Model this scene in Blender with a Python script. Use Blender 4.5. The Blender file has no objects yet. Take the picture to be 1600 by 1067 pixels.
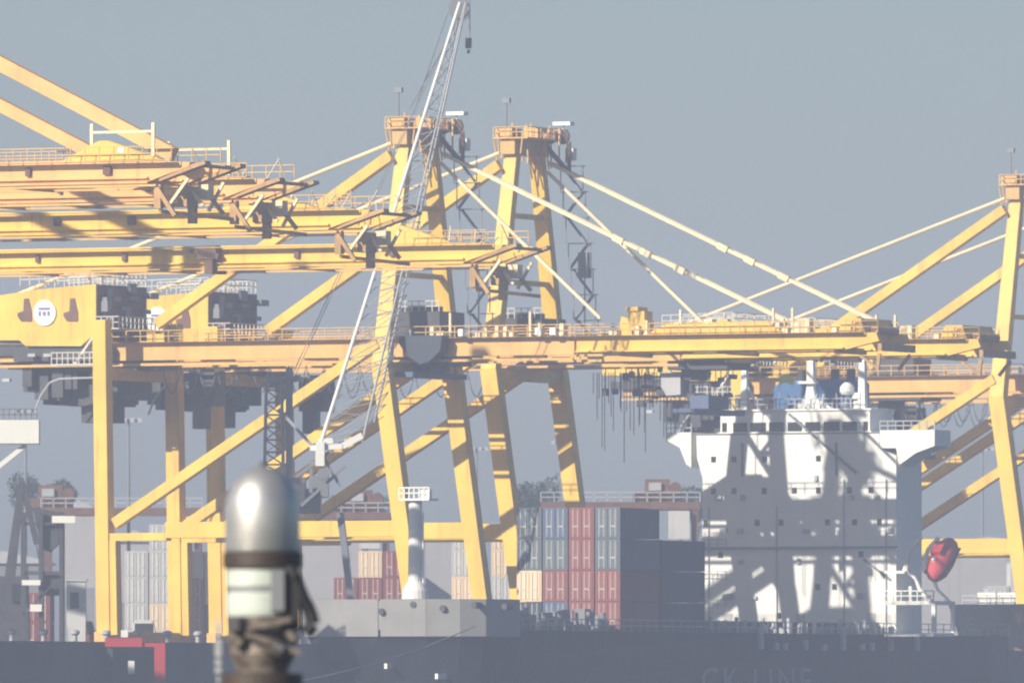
import bpy, bmesh, math, random
from mathutils import Vector, Matrix
random.seed(7)
R = math.radians
scene = bpy.context.scene

# ------------------------------------------------------------------ camera, sky, sun, exposure
F = 19608.0            # focal length in photo pixels (1600 wide)
HOR = 1100.0           # horizon row in the photograph
CZ = 2.0
cam_d = bpy.data.cameras.new('camera'); cam = bpy.data.objects.new('camera', cam_d)
scene.collection.objects.link(cam); scene.camera = cam
cam_d.sensor_width = 36.0; cam_d.lens = 36.0 * F / 1600.0
cam.location = (0, 0, CZ); cam.rotation_euler = (R(90), 0, 0)
cam_d.shift_y = (HOR - 533.5) / 1600.0
cam_d.clip_start = 1.0; cam_d.clip_end = 30000.0
cam_d.dof.use_dof = True; cam_d.dof.focus_distance = 520.0; cam_d.dof.aperture_fstop = 3.5

TRAVEL = Vector((0.65, 0.60, 0)).normalized()          # where the light goes
EL = R(27.5)
world = bpy.data.worlds.new('World'); scene.world = world; world.use_nodes = True
wn = world.node_tree.nodes; wl = world.node_tree.links
bg = wn['Background']; sky = wn.new('ShaderNodeTexSky'); sky.sky_type = 'NISHITA'
sky.sun_disc = False; sky.sun_elevation = EL
sky.sun_rotation = math.atan2(-TRAVEL.x, -TRAVEL.y)
sky.air_density = 1.0; sky.dust_density = 1.0; sky.ozone_density = 3.0
wl.new(sky.outputs[0], bg.inputs[0]); bg.inputs[1].default_value = 0.058
sd = bpy.data.lights.new('sun', 'SUN'); sd.energy = 5.0; sd.angle = R(0.5); sd.color = (1.0, 0.91, 0.76)
sun = bpy.data.objects.new('sun', sd); scene.collection.objects.link(sun)
ldir = Vector((TRAVEL.x * math.cos(EL), TRAVEL.y * math.cos(EL), -math.sin(EL)))
sun.rotation_euler = ldir.to_track_quat('-Z', 'Y').to_euler(); sun.location = (-300, 0, 300)
scene.view_settings.view_transform = 'Standard'; scene.view_settings.look = 'None'
scene.view_settings.gamma = 1.0; scene.view_settings.exposure = 0.55
scene.cycles.volume_step_rate = 4.0; scene.cycles.volume_bounces = 1
HAZE_D = 0.00035; HAZE_C = (0.57, 0.655, 0.885)

# ------------------------------------------------------------------ materials
def mat(name, col, rough=0.55, metal=0.0, var=0.12, scale=0.35, streak=0.0, dirt=(0.16, 0.10, 0.06), emis=None, spec=None):
    m = bpy.data.materials.new(name); m.use_nodes = True
    nt = m.node_tree; b = nt.nodes['Principled BSDF']
    b.inputs['Roughness'].default_value = rough; b.inputs['Metallic'].default_value = metal
    if spec is not None: b.inputs['Specular IOR Level'].default_value = spec
    tc = nt.nodes.new('ShaderNodeTexCoord')
    n1 = nt.nodes.new('ShaderNodeTexNoise'); n1.inputs['Scale'].default_value = scale; n1.inputs['Detail'].default_value = 5
    nt.links.new(tc.outputs['Object'], n1.inputs['Vector'])
    mr = nt.nodes.new('ShaderNodeMapRange'); mr.inputs[1].default_value = 0.3; mr.inputs[2].default_value = 0.7
    mr.inputs[3].default_value = 1 - var; mr.inputs[4].default_value = 1 + var * 0.5
    nt.links.new(n1.outputs[0], mr.inputs[0])
    mx = nt.nodes.new('ShaderNodeMix'); mx.data_type = 'RGBA'; mx.blend_type = 'MULTIPLY'; mx.inputs[0].default_value = 1
    mx.inputs[6].default_value = (*col, 1)
    nt.links.new(mr.outputs[0], mx.inputs[7])
    out = mx.outputs[2]
    if streak > 0:
        mp = nt.nodes.new('ShaderNodeMapping'); mp.inputs['Scale'].default_value = (1.3, 1.3, 0.12)
        nt.links.new(tc.outputs['Object'], mp.inputs[0])
        n2 = nt.nodes.new('ShaderNodeTexNoise'); n2.inputs['Scale'].default_value = 1.1; n2.inputs['Detail'].default_value = 6
        nt.links.new(mp.outputs[0], n2.inputs['Vector'])
        r2 = nt.nodes.new('ShaderNodeMapRange'); r2.inputs[1].default_value = 0.55; r2.inputs[2].default_value = 0.75
        r2.inputs[3].default_value = 0; r2.inputs[4].default_value = streak
        nt.links.new(n2.outputs[0], r2.inputs[0])
        m2 = nt.nodes.new('ShaderNodeMix'); m2.data_type = 'RGBA'
        nt.links.new(r2.outputs[0], m2.inputs[0]); nt.links.new(out, m2.inputs[6]); m2.inputs[7].default_value = (*dirt, 1)
        out = m2.outputs[2]
    nt.links.new(out, b.inputs['Base Color'])
    return m
M = dict(
    yellow=mat('crane_yellow_paint', (0.80, 0.515, 0.062), 0.55, var=0.20, scale=0.22, streak=0.5, dirt=(0.42, 0.20, 0.08)),
    amber=mat('crane_amber_paint', (0.78, 0.44, 0.13), 0.55, var=0.2, scale=0.25, streak=0.5, dirt=(0.36, 0.17, 0.08)),
    rustyel=mat('rusted_yellow_paint', (0.50, 0.29, 0.10), 0.65, var=0.35, scale=0.5, streak=0.5, dirt=(0.12, 0.07, 0.04)),
    orange=mat('faded_orange_paint', (0.70, 0.42, 0.115), 0.6, var=0.15, streak=0.4, dirt=(0.35, 0.18, 0.09)),
    pale=mat('pale_cream_paint', (0.78, 0.66, 0.42), 0.5, var=0.1, streak=0.2),
    white=mat('ship_white_paint', (0.82, 0.82, 0.78), 0.45, var=0.04, streak=0.12, dirt=(0.5, 0.42, 0.3)),
    rail=mat('galvanised_rail', (0.62, 0.60, 0.55), 0.5, 0.0),
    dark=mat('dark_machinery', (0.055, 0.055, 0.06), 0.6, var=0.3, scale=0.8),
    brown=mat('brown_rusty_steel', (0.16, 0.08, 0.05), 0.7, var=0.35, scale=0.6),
    glass=mat('dark_glass', (0.03, 0.035, 0.04), 0.15, var=0.05),
    hull=mat('black_blue_hull', (0.022, 0.026, 0.034), 0.6, var=0.5, scale=0.12, streak=0.6, dirt=(0.09, 0.06, 0.05), spec=0.2),
    hullred=mat('hull_red', (0.30, 0.05, 0.04), 0.6, spec=0.2),
    bulwark=mat('grey_bulwark_paint', (0.27, 0.27, 0.268), 0.6, var=0.12, streak=0.35, dirt=(0.2, 0.15, 0.11)),
    deck=mat('dark_deck', (0.07, 0.075, 0.08), 0.8, var=0.3),
    concrete=mat('quay_concrete', (0.10, 0.10, 0.10), 0.9, var=0.3, scale=0.15, streak=0.3, dirt=(0.04, 0.04, 0.04)),
    asphalt=mat('yard_asphalt', (0.06, 0.06, 0.062), 0.9, var=0.25, scale=0.05),
    blue=mat('funnel_blue', (0.03, 0.12, 0.30), 0.5, var=0.1, streak=0.15),
    red=mat('signal_red', (0.45, 0.04, 0.05), 0.5, var=0.1),
    lred=mat('lifeboat_red', (0.55, 0.06, 0.07), 0.75, var=0.08),
    grey=mat('light_grey_steel', (0.42, 0.43, 0.45), 0.5, var=0.1),
    mgrey=mat('mid_grey_steel', (0.20, 0.21, 0.23), 0.55, var=0.15),
    logo=mat('emblem_blue', (0.16, 0.18, 0.42), 0.5),
    shed=mat('pale_shed_cladding', (0.36, 0.35, 0.36), 0.7, var=0.08, streak=0.25),
    foliage=mat('foliage', (0.05, 0.07, 0.03), 0.8, var=0.5, scale=0.6),
    trunk=mat('bark', (0.10, 0.07, 0.05), 0.9, var=0.3),
    chrome=mat('brushed_aluminium', (0.60, 0.59, 0.57), 0.42, 0.75, var=0.12, scale=3),
    collar=mat('dark_brown_collar', (0.05, 0.035, 0.028), 0.6, var=0.3, scale=4),
    mint=mat('pale_green_paint', (0.50, 0.55, 0.50), 0.5, var=0.1, scale=4, streak=0.25),
    rust=mat('rust_and_copper', (0.21, 0.175, 0.15), 0.6, 0.3, var=0.6, scale=6),
    rubber=mat('black_rubber', (0.015, 0.015, 0.018), 0.7),
    c_red=mat('container_red', (0.26, 0.07, 0.065), 0.6, var=0.12, streak=0.25),
    c_teal=mat('container_grey_blue', (0.11, 0.145, 0.18), 0.6, var=0.12, streak=0.25),
    c_blue=mat('container_dull_blue', (0.08, 0.12, 0.22), 0.6, var=0.12, streak=0.25),
    c_cream=mat('container_cream', (0.80, 0.62, 0.42), 0.6, var=0.06, streak=0.12),
    c_navy=mat('container_navy', (0.03, 0.045, 0.07), 0.6, var=0.12),
    c_white=mat('container_pale_grey', (0.55, 0.55, 0.55), 0.6, var=0.1, streak=0.25),
    c_green=mat('container_green', (0.06, 0.16, 0.10), 0.6, var=0.1, streak=0.25),
    c_orange=mat('container_orange', (0.55, 0.22, 0.07), 0.6, var=0.1, streak=0.25),
)

# ------------------------------------------------------------------ mesh builder
class MB:
    def __init__(s): s.bm = bmesh.new()
    def hexa(s, pts, faces=((0,3,2,1),(4,5,6,7),(0,1,5,4),(1,2,6,5),(2,3,7,6),(3,0,4,7))):
        v = [s.bm.verts.new(p) for p in pts]
        for f in faces: s.bm.faces.new([v[i] for i in f])
        return s
    def box(s, x0, x1, y0, y1, z0, z1):
        return s.hexa([(x0,y0,z0),(x1,y0,z0),(x1,y1,z0),(x0,y1,z0),(x0,y0,z1),(x1,y0,z1),(x1,y1,z1),(x0,y1,z1)])
    def beam(s, p, q, w, h, w2=None, h2=None, side=(0,1,0)):
        """box from p to q; w across 'side' (y), h in the remaining direction"""
        p = Vector(p); q = Vector(q); d = (q-p).normalized(); sd_ = Vector(side)
        if abs(d.dot(sd_)) > 0.95: sd_ = Vector((1,0,0))
        up = d.cross(sd_).normalized(); sd_ = up.cross(d).normalized()
        w2 = w if w2 is None else w2; h2 = h if h2 is None else h2
        def ring(c, a, b): return [c - sd_*a/2 - up*b/2, c + sd_*a/2 - up*b/2, c + sd_*a/2 + up*b/2, c - sd_*a/2 + up*b/2]
        return s.hexa(ring(p, w, h) + ring(q, w2, h2))
    def tube(s, p, q, r, r2=None, n=8):
        p = Vector(p); q = Vector(q); d = (q-p).normalized(); a = Vector((0,0,1)) if abs(d.z) < 0.9 else Vector((1,0,0))
        u = d.cross(a).normalized(); w = d.cross(u); r2 = r if r2 is None else r2
        A = [s.bm.verts.new(p + (u*math.cos(t)+w*math.sin(t))*r) for t in [2*math.pi*i/n for i in range(n)]]
        B = [s.bm.verts.new(q + (u*math.cos(t)+w*math.sin(t))*r2) for t in [2*math.pi*i/n for i in range(n)]]
        for i in range(n): s.bm.faces.new((A[i], A[(i+1)%n], B[(i+1)%n], B[i]))
        s.bm.faces.new(A[::-1]); s.bm.faces.new(B)
        return s
    def path(s, pts, r, n=6):
        for a, b in zip(pts[:-1], pts[1:]): s.tube(a, b, r, n=n)
        return s
    def prism(s, poly, y0, y1):
        """polygon of (x,z) extruded from y0 to y1"""
        A = [s.bm.verts.new((x, y0, z)) for x, z in poly]; B = [s.bm.verts.new((x, y1, z)) for x, z in poly]
        n = len(poly)
        for i in range(n): s.bm.faces.new((A[i], A[(i+1)%n], B[(i+1)%n], B[i]))
        s.bm.faces.new(A[::-1]); s.bm.faces.new(B)
        return s
    def lathe(s, prof, c=(0,0,0), n=32):
        rings = []
        for r, z in prof:
            rings.append([s.bm.verts.new((c[0]+r*math.cos(2*math.pi*i/n), c[1]+r*math.sin(2*math.pi*i/n), c[2]+z)) for i in range(n)])
        for a, b in zip(rings[:-1], rings[1:]):
            for i in range(n): s.bm.faces.new((a[i], a[(i+1)%n], b[(i+1)%n], b[i]))
        s.bm.faces.new(rings[0][::-1]); s.bm.faces.new(rings[-1])
        return s
    def railing(s, p, q, h=1.1, step=1.6, r=0.045):
        p = Vector(p); q = Vector(q); L = (q-p).length; n = max(1, int(L/step)); up = Vector((0,0,1))
        for i in range(n+1):
            a = p.lerp(q, i/n); s.beam(a, a+up*h, 2*r, 2*r)
        for k in (0.5, 1.0): s.beam(p+up*h*k, q+up*h*k, 2*r, 2*r)
        return s
    def lattice(s, p0, p1, a0, a1, b0, b1, n, rc, rl):
        """four-chord truss from p0 to p1; half sizes a (side dir) b (up dir) at both ends"""
        p0 = Vector(p0); p1 = Vector(p1); d = (p1-p0).normalized(); sd_ = Vector((1,0,0)) if abs(d.x) < 0.8 else Vector((0,1,0))
        up = d.cross(sd_).normalized(); sd_ = up.cross(d).normalized()
        def c(t): 
            P = p0.lerp(p1, t); a = a0+(a1-a0)*t; b = b0+(b1-b0)*t
            return [P+sd_*a+up*b, P-sd_*a+up*b, P-sd_*a-up*b, P+sd_*a-up*b]
        for k in range(4): s.tube(c(0)[k], c(1)[k], rc, n=6)
        for i in range(n):
            A = c(i/n); B = c((i+1)/n)
            for k in range(4):
                j = (k+1) % 4
                s.tube(A[k], B[j] if i % 2 else B[k], rl, n=4) if False else None
                if i % 2: s.tube(A[k], B[j], rl, n=4)
                else: s.tube(A[j], B[k], rl, n=4)
                s.tube(B[k], B[j], rl, n=4)
        return s
    def build(s, name, m, parent=None, bevel=0, smooth=False):
        bmesh.ops.recalc_face_normals(s.bm, faces=s.bm.faces)
        me = bpy.data.meshes.new(name); s.bm.to_mesh(me); s.bm.free()
        o = bpy.data.objects.new(name, me); scene.collection.objects.link(o)
        me.materials.append(M[m] if isinstance(m, str) else m)
        if smooth:
            for p in me.polygons: p.use_smooth = True
        if parent: o.parent = parent
        if bevel:
            bv = o.modifiers.new('bevel', 'BEVEL'); bv.width = bevel; bv.segments = 2
        return o

def build_split(mb, name, m, parent):
    """every loose piece becomes a part of its own"""
    bm = mb.bm; seen = set(); out = []
    bm.verts.ensure_lookup_table(); bm.verts.index_update()
    for v0 in bm.verts:
        if v0.index in seen: continue
        stack = [v0]; seen.add(v0.index); isl = []
        while stack:
            v = stack.pop(); isl.append(v)
            for e in v.link_edges:
                o_ = e.other_vert(v)
                if o_.index not in seen: seen.add(o_.index); stack.append(o_)
        nb = MB(); mp = {v.index: nb.bm.verts.new(v.co) for v in isl}; fs = set()
        for v in isl:
            for f in v.link_faces:
                if f.index not in fs or True:
                    k = tuple(sorted(x.index for x in f.verts))
                    if k in fs: continue
                    fs.add(k); nb.bm.faces.new([mp[x.index] for x in f.verts])
        out.append(nb.build(name, m, parent))
    bm.free(); return out
def tag(o, label=None, cat=None, group=None, kind=None):
    for k, v in (('label', label), ('category', cat), ('group', group), ('kind', kind)):
        if v: o[k] = v
    return o
def empty(name, loc=(0,0,0), rz=0.0):
    o = bpy.data.objects.new(name, None); scene.collection.objects.link(o)
    o.location = loc; o.rotation_euler = (0, 0, rz); return o
def copy_tree(o, parent=None, skip=()):
    c = o.copy(); scene.collection.objects.link(c); c.parent = parent
    for ch in list(o.children):
        if ch.name.split('.')[0] in skip: continue
        copy_tree(ch, c, skip)
    return c

# ------------------------------------------------------------------ the port's frame: x to the water, y along the quay, away
TH = R(26); CS, SN = math.cos(TH), math.sin(TH)
def world_at(px, py, Y): return Vector(((px-800)*Y/F, Y, CZ + (HOR-py)*Y/F))
class Frame:
    """local frame at a ground point, turned by TH; at(px,py,v) reads a photo position on the plane y=v"""
    def __init__(s, px, Y, z0): s.o = Vector(((px-800)*Y/F, Y, z0))
    def at(s, px, py, v=0.0):
        k = (px-800)/F; ox = s.o.x + v*SN; oy = s.o.y + v*CS
        a = (k*oy - ox)/(CS + k*SN); y = oy - a*SN
        return Vector((a, v, CZ + (HOR-py)*y/F - s.o.z))
    def empty(s, name): return empty(name, s.o, -TH)

QZ = 7.3
# ------------------------------------------------------------------ water, quay
mw = bpy.data.materials.new('sea_water'); mw.use_nodes = True
b = mw.node_tree.nodes['Principled BSDF']; b.inputs['Base Color'].default_value = (0.02, 0.035, 0.045, 1); b.inputs['Roughness'].default_value = 0.12
nz = mw.node_tree.nodes.new('ShaderNodeTexNoise'); nz.inputs['Scale'].default_value = 0.6; nz.inputs['Detail'].default_value = 4
bp = mw.node_tree.nodes.new('ShaderNodeBump'); bp.inputs['Strength'].default_value = 0.5; bp.inputs['Distance'].default_value = 0.3
tcw = mw.node_tree.nodes.new('ShaderNodeTexCoord')
mw.node_tree.links.new(tcw.outputs['Object'], nz.inputs['Vector'])
mw.node_tree.links.new(nz.outputs[0], bp.inputs['Height']); mw.node_tree.links.new(bp.outputs[0], b.inputs['Normal'])
w = MB(); w.bm.faces.new([w.bm.verts.new(p) for p in ((-6000,-3000,0),(6000,-3000,0),(6000,9000,0),(-6000,9000,0))])
tag(w.build('water', mw), kind='structure')

FA = Frame(595, 1200, QZ)                      # the first crane's waterside rail, near leg
qe = FA.empty('quay_frame_tmp')
q = MB(); q.box(-900, 8.5, -330, 1800, -9, 0.0)
quay = q.build('ground', 'concrete'); quay.location = FA.o; quay.rotation_euler = (0,0,-TH); tag(quay, kind='structure')
bpy.data.objects.remove(qe)
g = MB(); g.box(-890, -36, -320, 1790, 0.004, 0.008)
yard = g.build('yard_pavement', 'asphalt'); yard.location = FA.o; yard.rotation_euler = (0,0,-TH); tag(yard, kind='structure')
ki = MB(); ki.box(7.9, 8.5, -330, 1800, 0.004, 0.35)
kerb = ki.build('quay_kerb', 'concrete'); kerb.location = FA.o; kerb.rotation_euler = (0,0,-TH); tag(kerb, kind='structure')

# ------------------------------------------------------------------ ship-to-shore crane (the row of three in the middle ground)
W = 15.0
def make_crane():
    f = FA; root = f.empty('quay_crane'); at = f.at
    Y_ = 'yellow'
    zg = at(595, 548).z                                            # girder height
    zt = at(632, 214).z
    def pt(a, v, z): return (a, v, z)
    # upper tower legs, leaning together
    kink = at(597, 560); top_x = 0.2
    for v0, v1 in ((0.0, 4.9), (W, 10.1)):
        MB().beam((kink.x, v0, kink.z-0.6), (top_x, v1, zt), 1.25, 1.65, 1.0, 1.35).build('tower_leg', Y_, root, 0.05)
    # lower legs, leaning to the water
    foot = at(652, 985); land_t = at(159, 500); land_b = at(166, 992)
    for v in (0.0, W):
        MB().beam((kink.x, v, kink.z-0.4), (foot.x, v, 1.6), 1.35, 1.75, 1.3, 1.6).build('leg', Y_, root, 0.05)
        l = MB().beam((land_t.x, v, land_t.z), (land_b.x, v, 1.4), 1.35, 1.45)
        l.build('leg', Y_, root, 0.05)
        # lower widened part of the landside leg
        a = at(171, 845); bq = at(171, 992)
        l = MB().beam((a.x+0.55, v, a.z), (a.x+0.75, v, 1.4), 1.1, 0.8); l.build('leg_doubler', Y_, root, 0.04)
        p = at(172, 839, 0); q_ = at(264, 839, 0)
        l = MB().beam((p.x, v, p.z), (q_.x, v, p.z), 1.0, 0.75); l.build('portal_tie', Y_, root, 0.04)
        p = at(262, 828, 0); q_ = at(634, 826, 0)
        l = MB().beam((p.x, v, p.z), (q_.x+0.4, v, p.z), 1.2, 1.55); l.build('portal_beam', Y_, root, 0.05)
        p = at(180, 818); q_ = at(592, 536)
        MB().beam((p.x, v, p.z), (q_.x, v, q_.z), 0.9, 1.05).build('leg_brace', Y_, root, 0.05)
    # sill beams and bogies
    for x in (foot.x, land_b.x):
        MB().beam((x, -1.5, 1.2), (x, W+1.5, 1.2), 1.1, 1.0, side=(1,0,0)).build('sill_beam', 'orange', root, 0.05)
        for v in (-0.6, W+0.6):
            bo = MB().box(x-0.5, x+0.5, v-2.6, v+2.6, 0.35, 0.75)
            for k in (-2, -0.7, 0.7, 2): bo.tube((x-0.25, v+k, 0.32), (x+0.25, v+k, 0.32), 0.32, n=12)
            bo.build('bogie', 'brown', root)
    # cross beams along the quay
    MB().beam((kink.x, 0, kink.z-0.9), (kink.x, W, kink.z-0.9), 1.3, 1.2, side=(1,0,0)).build('cross_beam', Y_, root, 0.05)
    MB().beam((land_t.x, 0, zg-1.8), (land_t.x, W, zg-1.8), 1.3, 1.2, side=(1,0,0)).build('cross_beam', Y_, root, 0.05)
    MB().beam((top_x, 3.6, zt+0.2), (top_x, 11.4, zt+0.2), 1.6, 1.5, side=(1,0,0)).build('top_beam', 'orange', root, 0.05)
    m = MB()
    for z in (zt-6.5, zt-13): 
        t = (zt-z)/(zt-kink.z); m.beam((top_x, 4.9-4.9*t, z), (top_x, 10.1+4.9*t, z), 0.5, 0.5, side=(1,0,0))
    build_split(m, 'tower_tie', Y_, root)
    # apex platform, railing, sheaves, masts, lights
    m = MB().box(-1.2, 2.6, 3.2, 12.2, zt+0.95, zt+1.08)
    for v in (3.3, 12.1): m.railing((-1.2, v, zt+1.1), (2.6, v, zt+1.1), 1.0, 1.2, 0.035)
    for x in (-1.15, 2.55): m.railing((x, 3.3, zt+1.1), (x, 12.1, zt+1.1), 1.0, 1.4, 0.035)
    rr = random.Random(12)
    for k in range(30):
        xx = rr.uniform(-1.8, 3.2); vv = rr.uniform(3, 12.4); m.beam((xx, vv, zt-rr.uniform(0.2, 2.0)), (xx+rr.uniform(-.6,.6), vv+rr.uniform(-1,1), zt+rr.uniform(0.9, 2.7)), 0.13, 0.13)
    m.box(-1.3, 0.5, 4, 6, zt+1.1, zt+2.0).box(-0.7, 0.9, 9, 11, zt+1.1, zt+2.3)
    m.build('apex_platform', 'orange', root)
    m = MB()
    for x, v in ((0.2, 4.6), (1.8, 9.8), (2.6, 11.0)): m.tube((x, v-0.15, zt+1.4), (x, v+0.15, zt+1.4), 0.75, n=16)
    m.beam((0.8, 10.4, zt+0.8), (3.6, 10.4, zt-2.2), 0.4, 0.4).beam((3.6, 10.4, zt+0.9), (3.6, 10.4, zt-2.2), 0.3, 0.3)
    build_split(m, 'sheave', 'brown', root)
    m = MB().tube((-0.6, 5, zt+1), (-0.6, 5, zt+4.6), 0.09).box(-0.95, -0.2, 4.8, 5.2, zt+4.5, zt+5.0)
    m.build('warning_mast', 'mgrey', root)
    m = MB().box(1.7, 3.6, 10.6, 11.6, zt+2.5, zt+2.85).beam((2.6, 11.1, zt+1.1), (2.6, 11.1, zt+2.5), 0.12, 0.12)
    m.build('floodlight', 'white', root)
    m = MB().box(2.6, 3.5, 11.6, 12.3, zt-0.9, zt+0.3); m.build('floodlight', 'white', root)
    # ladder tower beside the far leg
    m = MB(); 
    z = zg + 1.5; k = 0
    x0 = 2.6
    while z < zt - 3:
        t = (zt-z)/(zt-kink.z); v = 10.1 + 4.9*t
        m.beam((x0 if k % 2 else x0+2.0, v, z), (x0+2.0 if k % 2 else x0, v, z+2.4), 0.5, 0.12)
        m.box(x0-0.3, x0+2.3, v-0.5, v+0.5, z+2.36, z+2.42)
        for xx in (x0-0.2, x0+2.2): m.beam((xx, v, z), (xx, v, z+2.5), 0.08, 0.08)
        z += 2.5; k += 1
    m.build('stair_tower', 'mgrey', root)
    m = MB().box(3.6, 4.6, 12.4, 13.4, zg+8, zg+10.5).beam((4.1, 12.9, zg+8), (4.1, 12.9, zg), 0.1, 0.1); m.build('lift_cabin', 'mgrey', root)
    # slanted back leg and backstay, forestays
    p = at(612, 243, 3.6); q_ = at(246, 507, 3.6)
    MB().beam(p, q_, 0.95, 1.05).build('back_leg', Y_, root, 0.05)
    p = at(612, 224, 3.6); q_ = at(18, 464, 3.6)
    MB().tube(p, q_, 0.20).build('back_stay', 'pale', root)
    v = 9.9
    p = at(690, 240, v); q_ = at(1225, 500, v)
    m = MB().beam(p, q_, 0.25, 0.34)
    for t in (0.52, 0.60, 0.70): 
        c = p.lerp(q_, t); m.beam(c-Vector((0.5,0,-.25)), c+Vector((0.5,0,-.25)), 0.5, 0.62)
    m.beam(p+Vector((0,0.9,0)), q_+Vector((0,0.9,0)), 0.2, 0.26)
    m.build('forestay', 'pale', root)
    p = at(688, 254, v); q_ = at(938, 497, v)
    MB().beam(p, q_, 0.25, 0.30).build('forestay', 'pale', root)
    # girders: landside part and hinged boom
    zb = at(300, 573, 5).z; x0 = at(-25, 560, 5).x; xh = at(905, 540, 5).x; xt = at(1372, 530, 5).x
    zb2 = zb
    for v in (4.3, 10.7):
        m = MB().beam((x0, v, zb+1.5), (xh, v, zb+1.5), 0.8, 1.7)
        m.box(x0, xh, v-0.75, v-0.4-0.003, zb+0.1, zb+0.35).box(x0, xh, v-0.62, v-0.403, zb+2.2, zb+2.36)
        m.build('girder', 'orange', root)
        m = MB()
        m.prism([(xh+0.25, zb+0.7), (xt-3, zb+0.75), (xt+0.6, zb+1.55), (xt+0.3, zb+2.35), (xh+0.25, zb+2.4)], v-0.4, v+0.4)
        m.box(xh+0.25, xt-3, v-0.75, v-0.403, zb+0.1+0.75, zb+1.0)
        m.build('boom', Y_, root)
    m = MB()
    m.prism([(at(1010,0,4).x, zb+2.42), (at(1040,0,4).x, zb+3.4), (at(1200,0,4).x, zb+3.5), (at(1225,0,4).x, zb+2.42)], 3.95, 4.25)
    m.prism([(at(1310,0,4).x, zb+2.42), (at(1318,0,4).x, zb+3.7), (at(1345,0,4).x, zb+3.7), (at(1352,0,4).x, zb+2.42)], 3.95, 11)
    m.prism([(at(1075,0,4).x, zb+2.42), (at(1078,0,4).x, zb+4.0), (at(1092,0,4).x, zb+4.0), (at(1110,0,4).x, zb+2.42)], 10.3, 11)
    m.prism([(at(925,0,4).x, zb+2.42), (at(932,0,4).x, zb+4.4), (at(942,0,4).x, zb+4.2), (at(950,0,4).x, zb+2.42)], 9.5, 11)
    build_split(m, 'stay_bracket', Y_, root)
    m = MB()
    for k in range(9): 
        x = x0 + 2 + k*(xt-x0-6)/8; m.beam((x, 4.3, zb+0.75), (x, 10.7, zb+0.75), 0.5, 0.6, side=(1,0,0))
    build_split(m, 'girder_tie', 'orange', root)
    # boom tip frame with hanging buffers
    m = MB().box(xt+0.61, xt+1.0, 3.6, 11.4, zb+0.6, zb+1.3).beam((xt+0.6, 4, zb+0.4), (xt+0.4, 4, zb-1.2), 0.25, 0.35).beam((xt+0.6, 11, zb+0.4), (xt-0.6, 11, zb-1.0), 0.25, 0.3).beam((xt-1.4, 4, zb+0.2), (xt+0.4, 4, zb-1.0), 0.2, 0.2)
    m.railing((xt-2, 3.6, zb+2.36), (xt+0.6, 3.6, zb+2.36)); m.tube((xt-0.4, 5, zb+2.6), (xt-0.4, 10, zb+2.6), 0.4, n=12)
    m.build('boom_tip', 'rustyel', root)
    # walkway railings
    m = MB().railing((x0+12, 3.2, zb+2.4), (xh, 3.2, zb+2.4), 1.1, 1.5, 0.04).railing((xh+.4, 3.2, zb+2.4), (xt-1, 3.2, zb+2.4), 1.1, 1.5, 0.04)
    m.railing((x0+12, 11.9, zb+2.4), (xt-1, 11.9, zb+2.4), 1.1, 1.5, 0.04)
    m.box(x0+12, xt-1, 3.1, 3.85, zb+2.37, zb+2.395); m.build('walkway', 'orange', root)
    # junk on top of the girders
    m = MB(); rnd = random.Random(4)
    for k in range(26):
        x = rnd.uniform(at(640,0,4).x, at(1300,0,4).x); h = rnd.uniform(0.4, 1.5); w_ = rnd.uniform(0.2, 0.9)
        m.box(x, x+w_, 4.2, 5.2, zb+2.42, zb+2.42+h)
    for px in (825, 1060, 1205, 1235, 700): 
        x = at(px,0,4).x; m.beam((x, 4.5, zb+2.4), (x, 4.5, zb+4.8), 0.22, 0.22)
    build_split(m, 'girder_fitting', 'pale', root)
    m = MB()
    for px, w_ in ((843, 0.6), (866, 0.6), (640, 0.5), (722, 0.5)):
        x = at(px,0,3).x; m.box(x-w_/2, x+w_/2, 2.6, 3.0, zb+2.5, zb+3.2)
    build_split(m, 'lamp_box', 'white', root)
    # festoon cable loops under the girder
    m = MB()
    for k in range(12):
        xa = at(250+28*k, 0, 11).x; xb = at(278+28*k, 0, 11).x; pts = []
        for i in range(9):
            t = i/8; pts.append((xa+(xb-xa)*t, 11.6, zb+0.2-2.6*(1-(2*t-1)**2)))
        m.path(pts, 0.05, 5)
    m.build('festoon_cable', 'mgrey', root)
    # machinery house at the landside end
    P = lambda px, py: (at(px, py, 2.6).x, at(px, py, 2.6).z)
    poly = [P(-70, 470), P(-15, 464), P(60, 452), P(150, 444), P(150, 520), P(126, 541), P(40, 541), P(30, 532), P(-70, 532)]
    h = MB().prism(poly, 2.6, 13.2).build('machinery_house', Y_, root, 0.04)
    c = at(70, 489, 2.55)
    MB().tube((c.x, 2.44, c.z), (c.x, 2.597, c.z), 1.25, n=28).build('emblem_disc', 'white', h)
    m = MB()
    for z0_, z1_, hw in ((0.30, 0.52, 0.62), (-0.28, 0.12, 0.16), ):
        m.box(c.x-hw, c.x+hw, 2.40, 2.437, c.z+z0_, c.z+z1_)
    for dx in (-0.62, 0.35): m.box(c.x+dx, c.x+dx+0.26, 2.40, 2.437, c.z-0.28, c.z+0.16)
    m.build('emblem_mark', 'logo', h)
    for px in (41, 113):
        m = MB().prism([P(px-13, 489), P(px-13, 494), P(px-8, 502), P(px+9, 502), P(px+9, 488), P(px+4, 466), P(px-3, 467), P(px-4, 486)], 2.5, 2.597)
        m.build('louvre', 'brown', h)
    m = MB(); rnd = random.Random(9)
    xr = P(150, 444)[0]
    for k in range(16):
        v = rnd.uniform(3, 12.6); z = P(0, rnd.uniform(455, 535))[1]
        m.box(xr+0.063, xr+rnd.uniform(0.2, 1.0), v, v+rnd.uniform(0.4, 1.8), z, z+rnd.uniform(0.3, 1.5))
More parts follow.
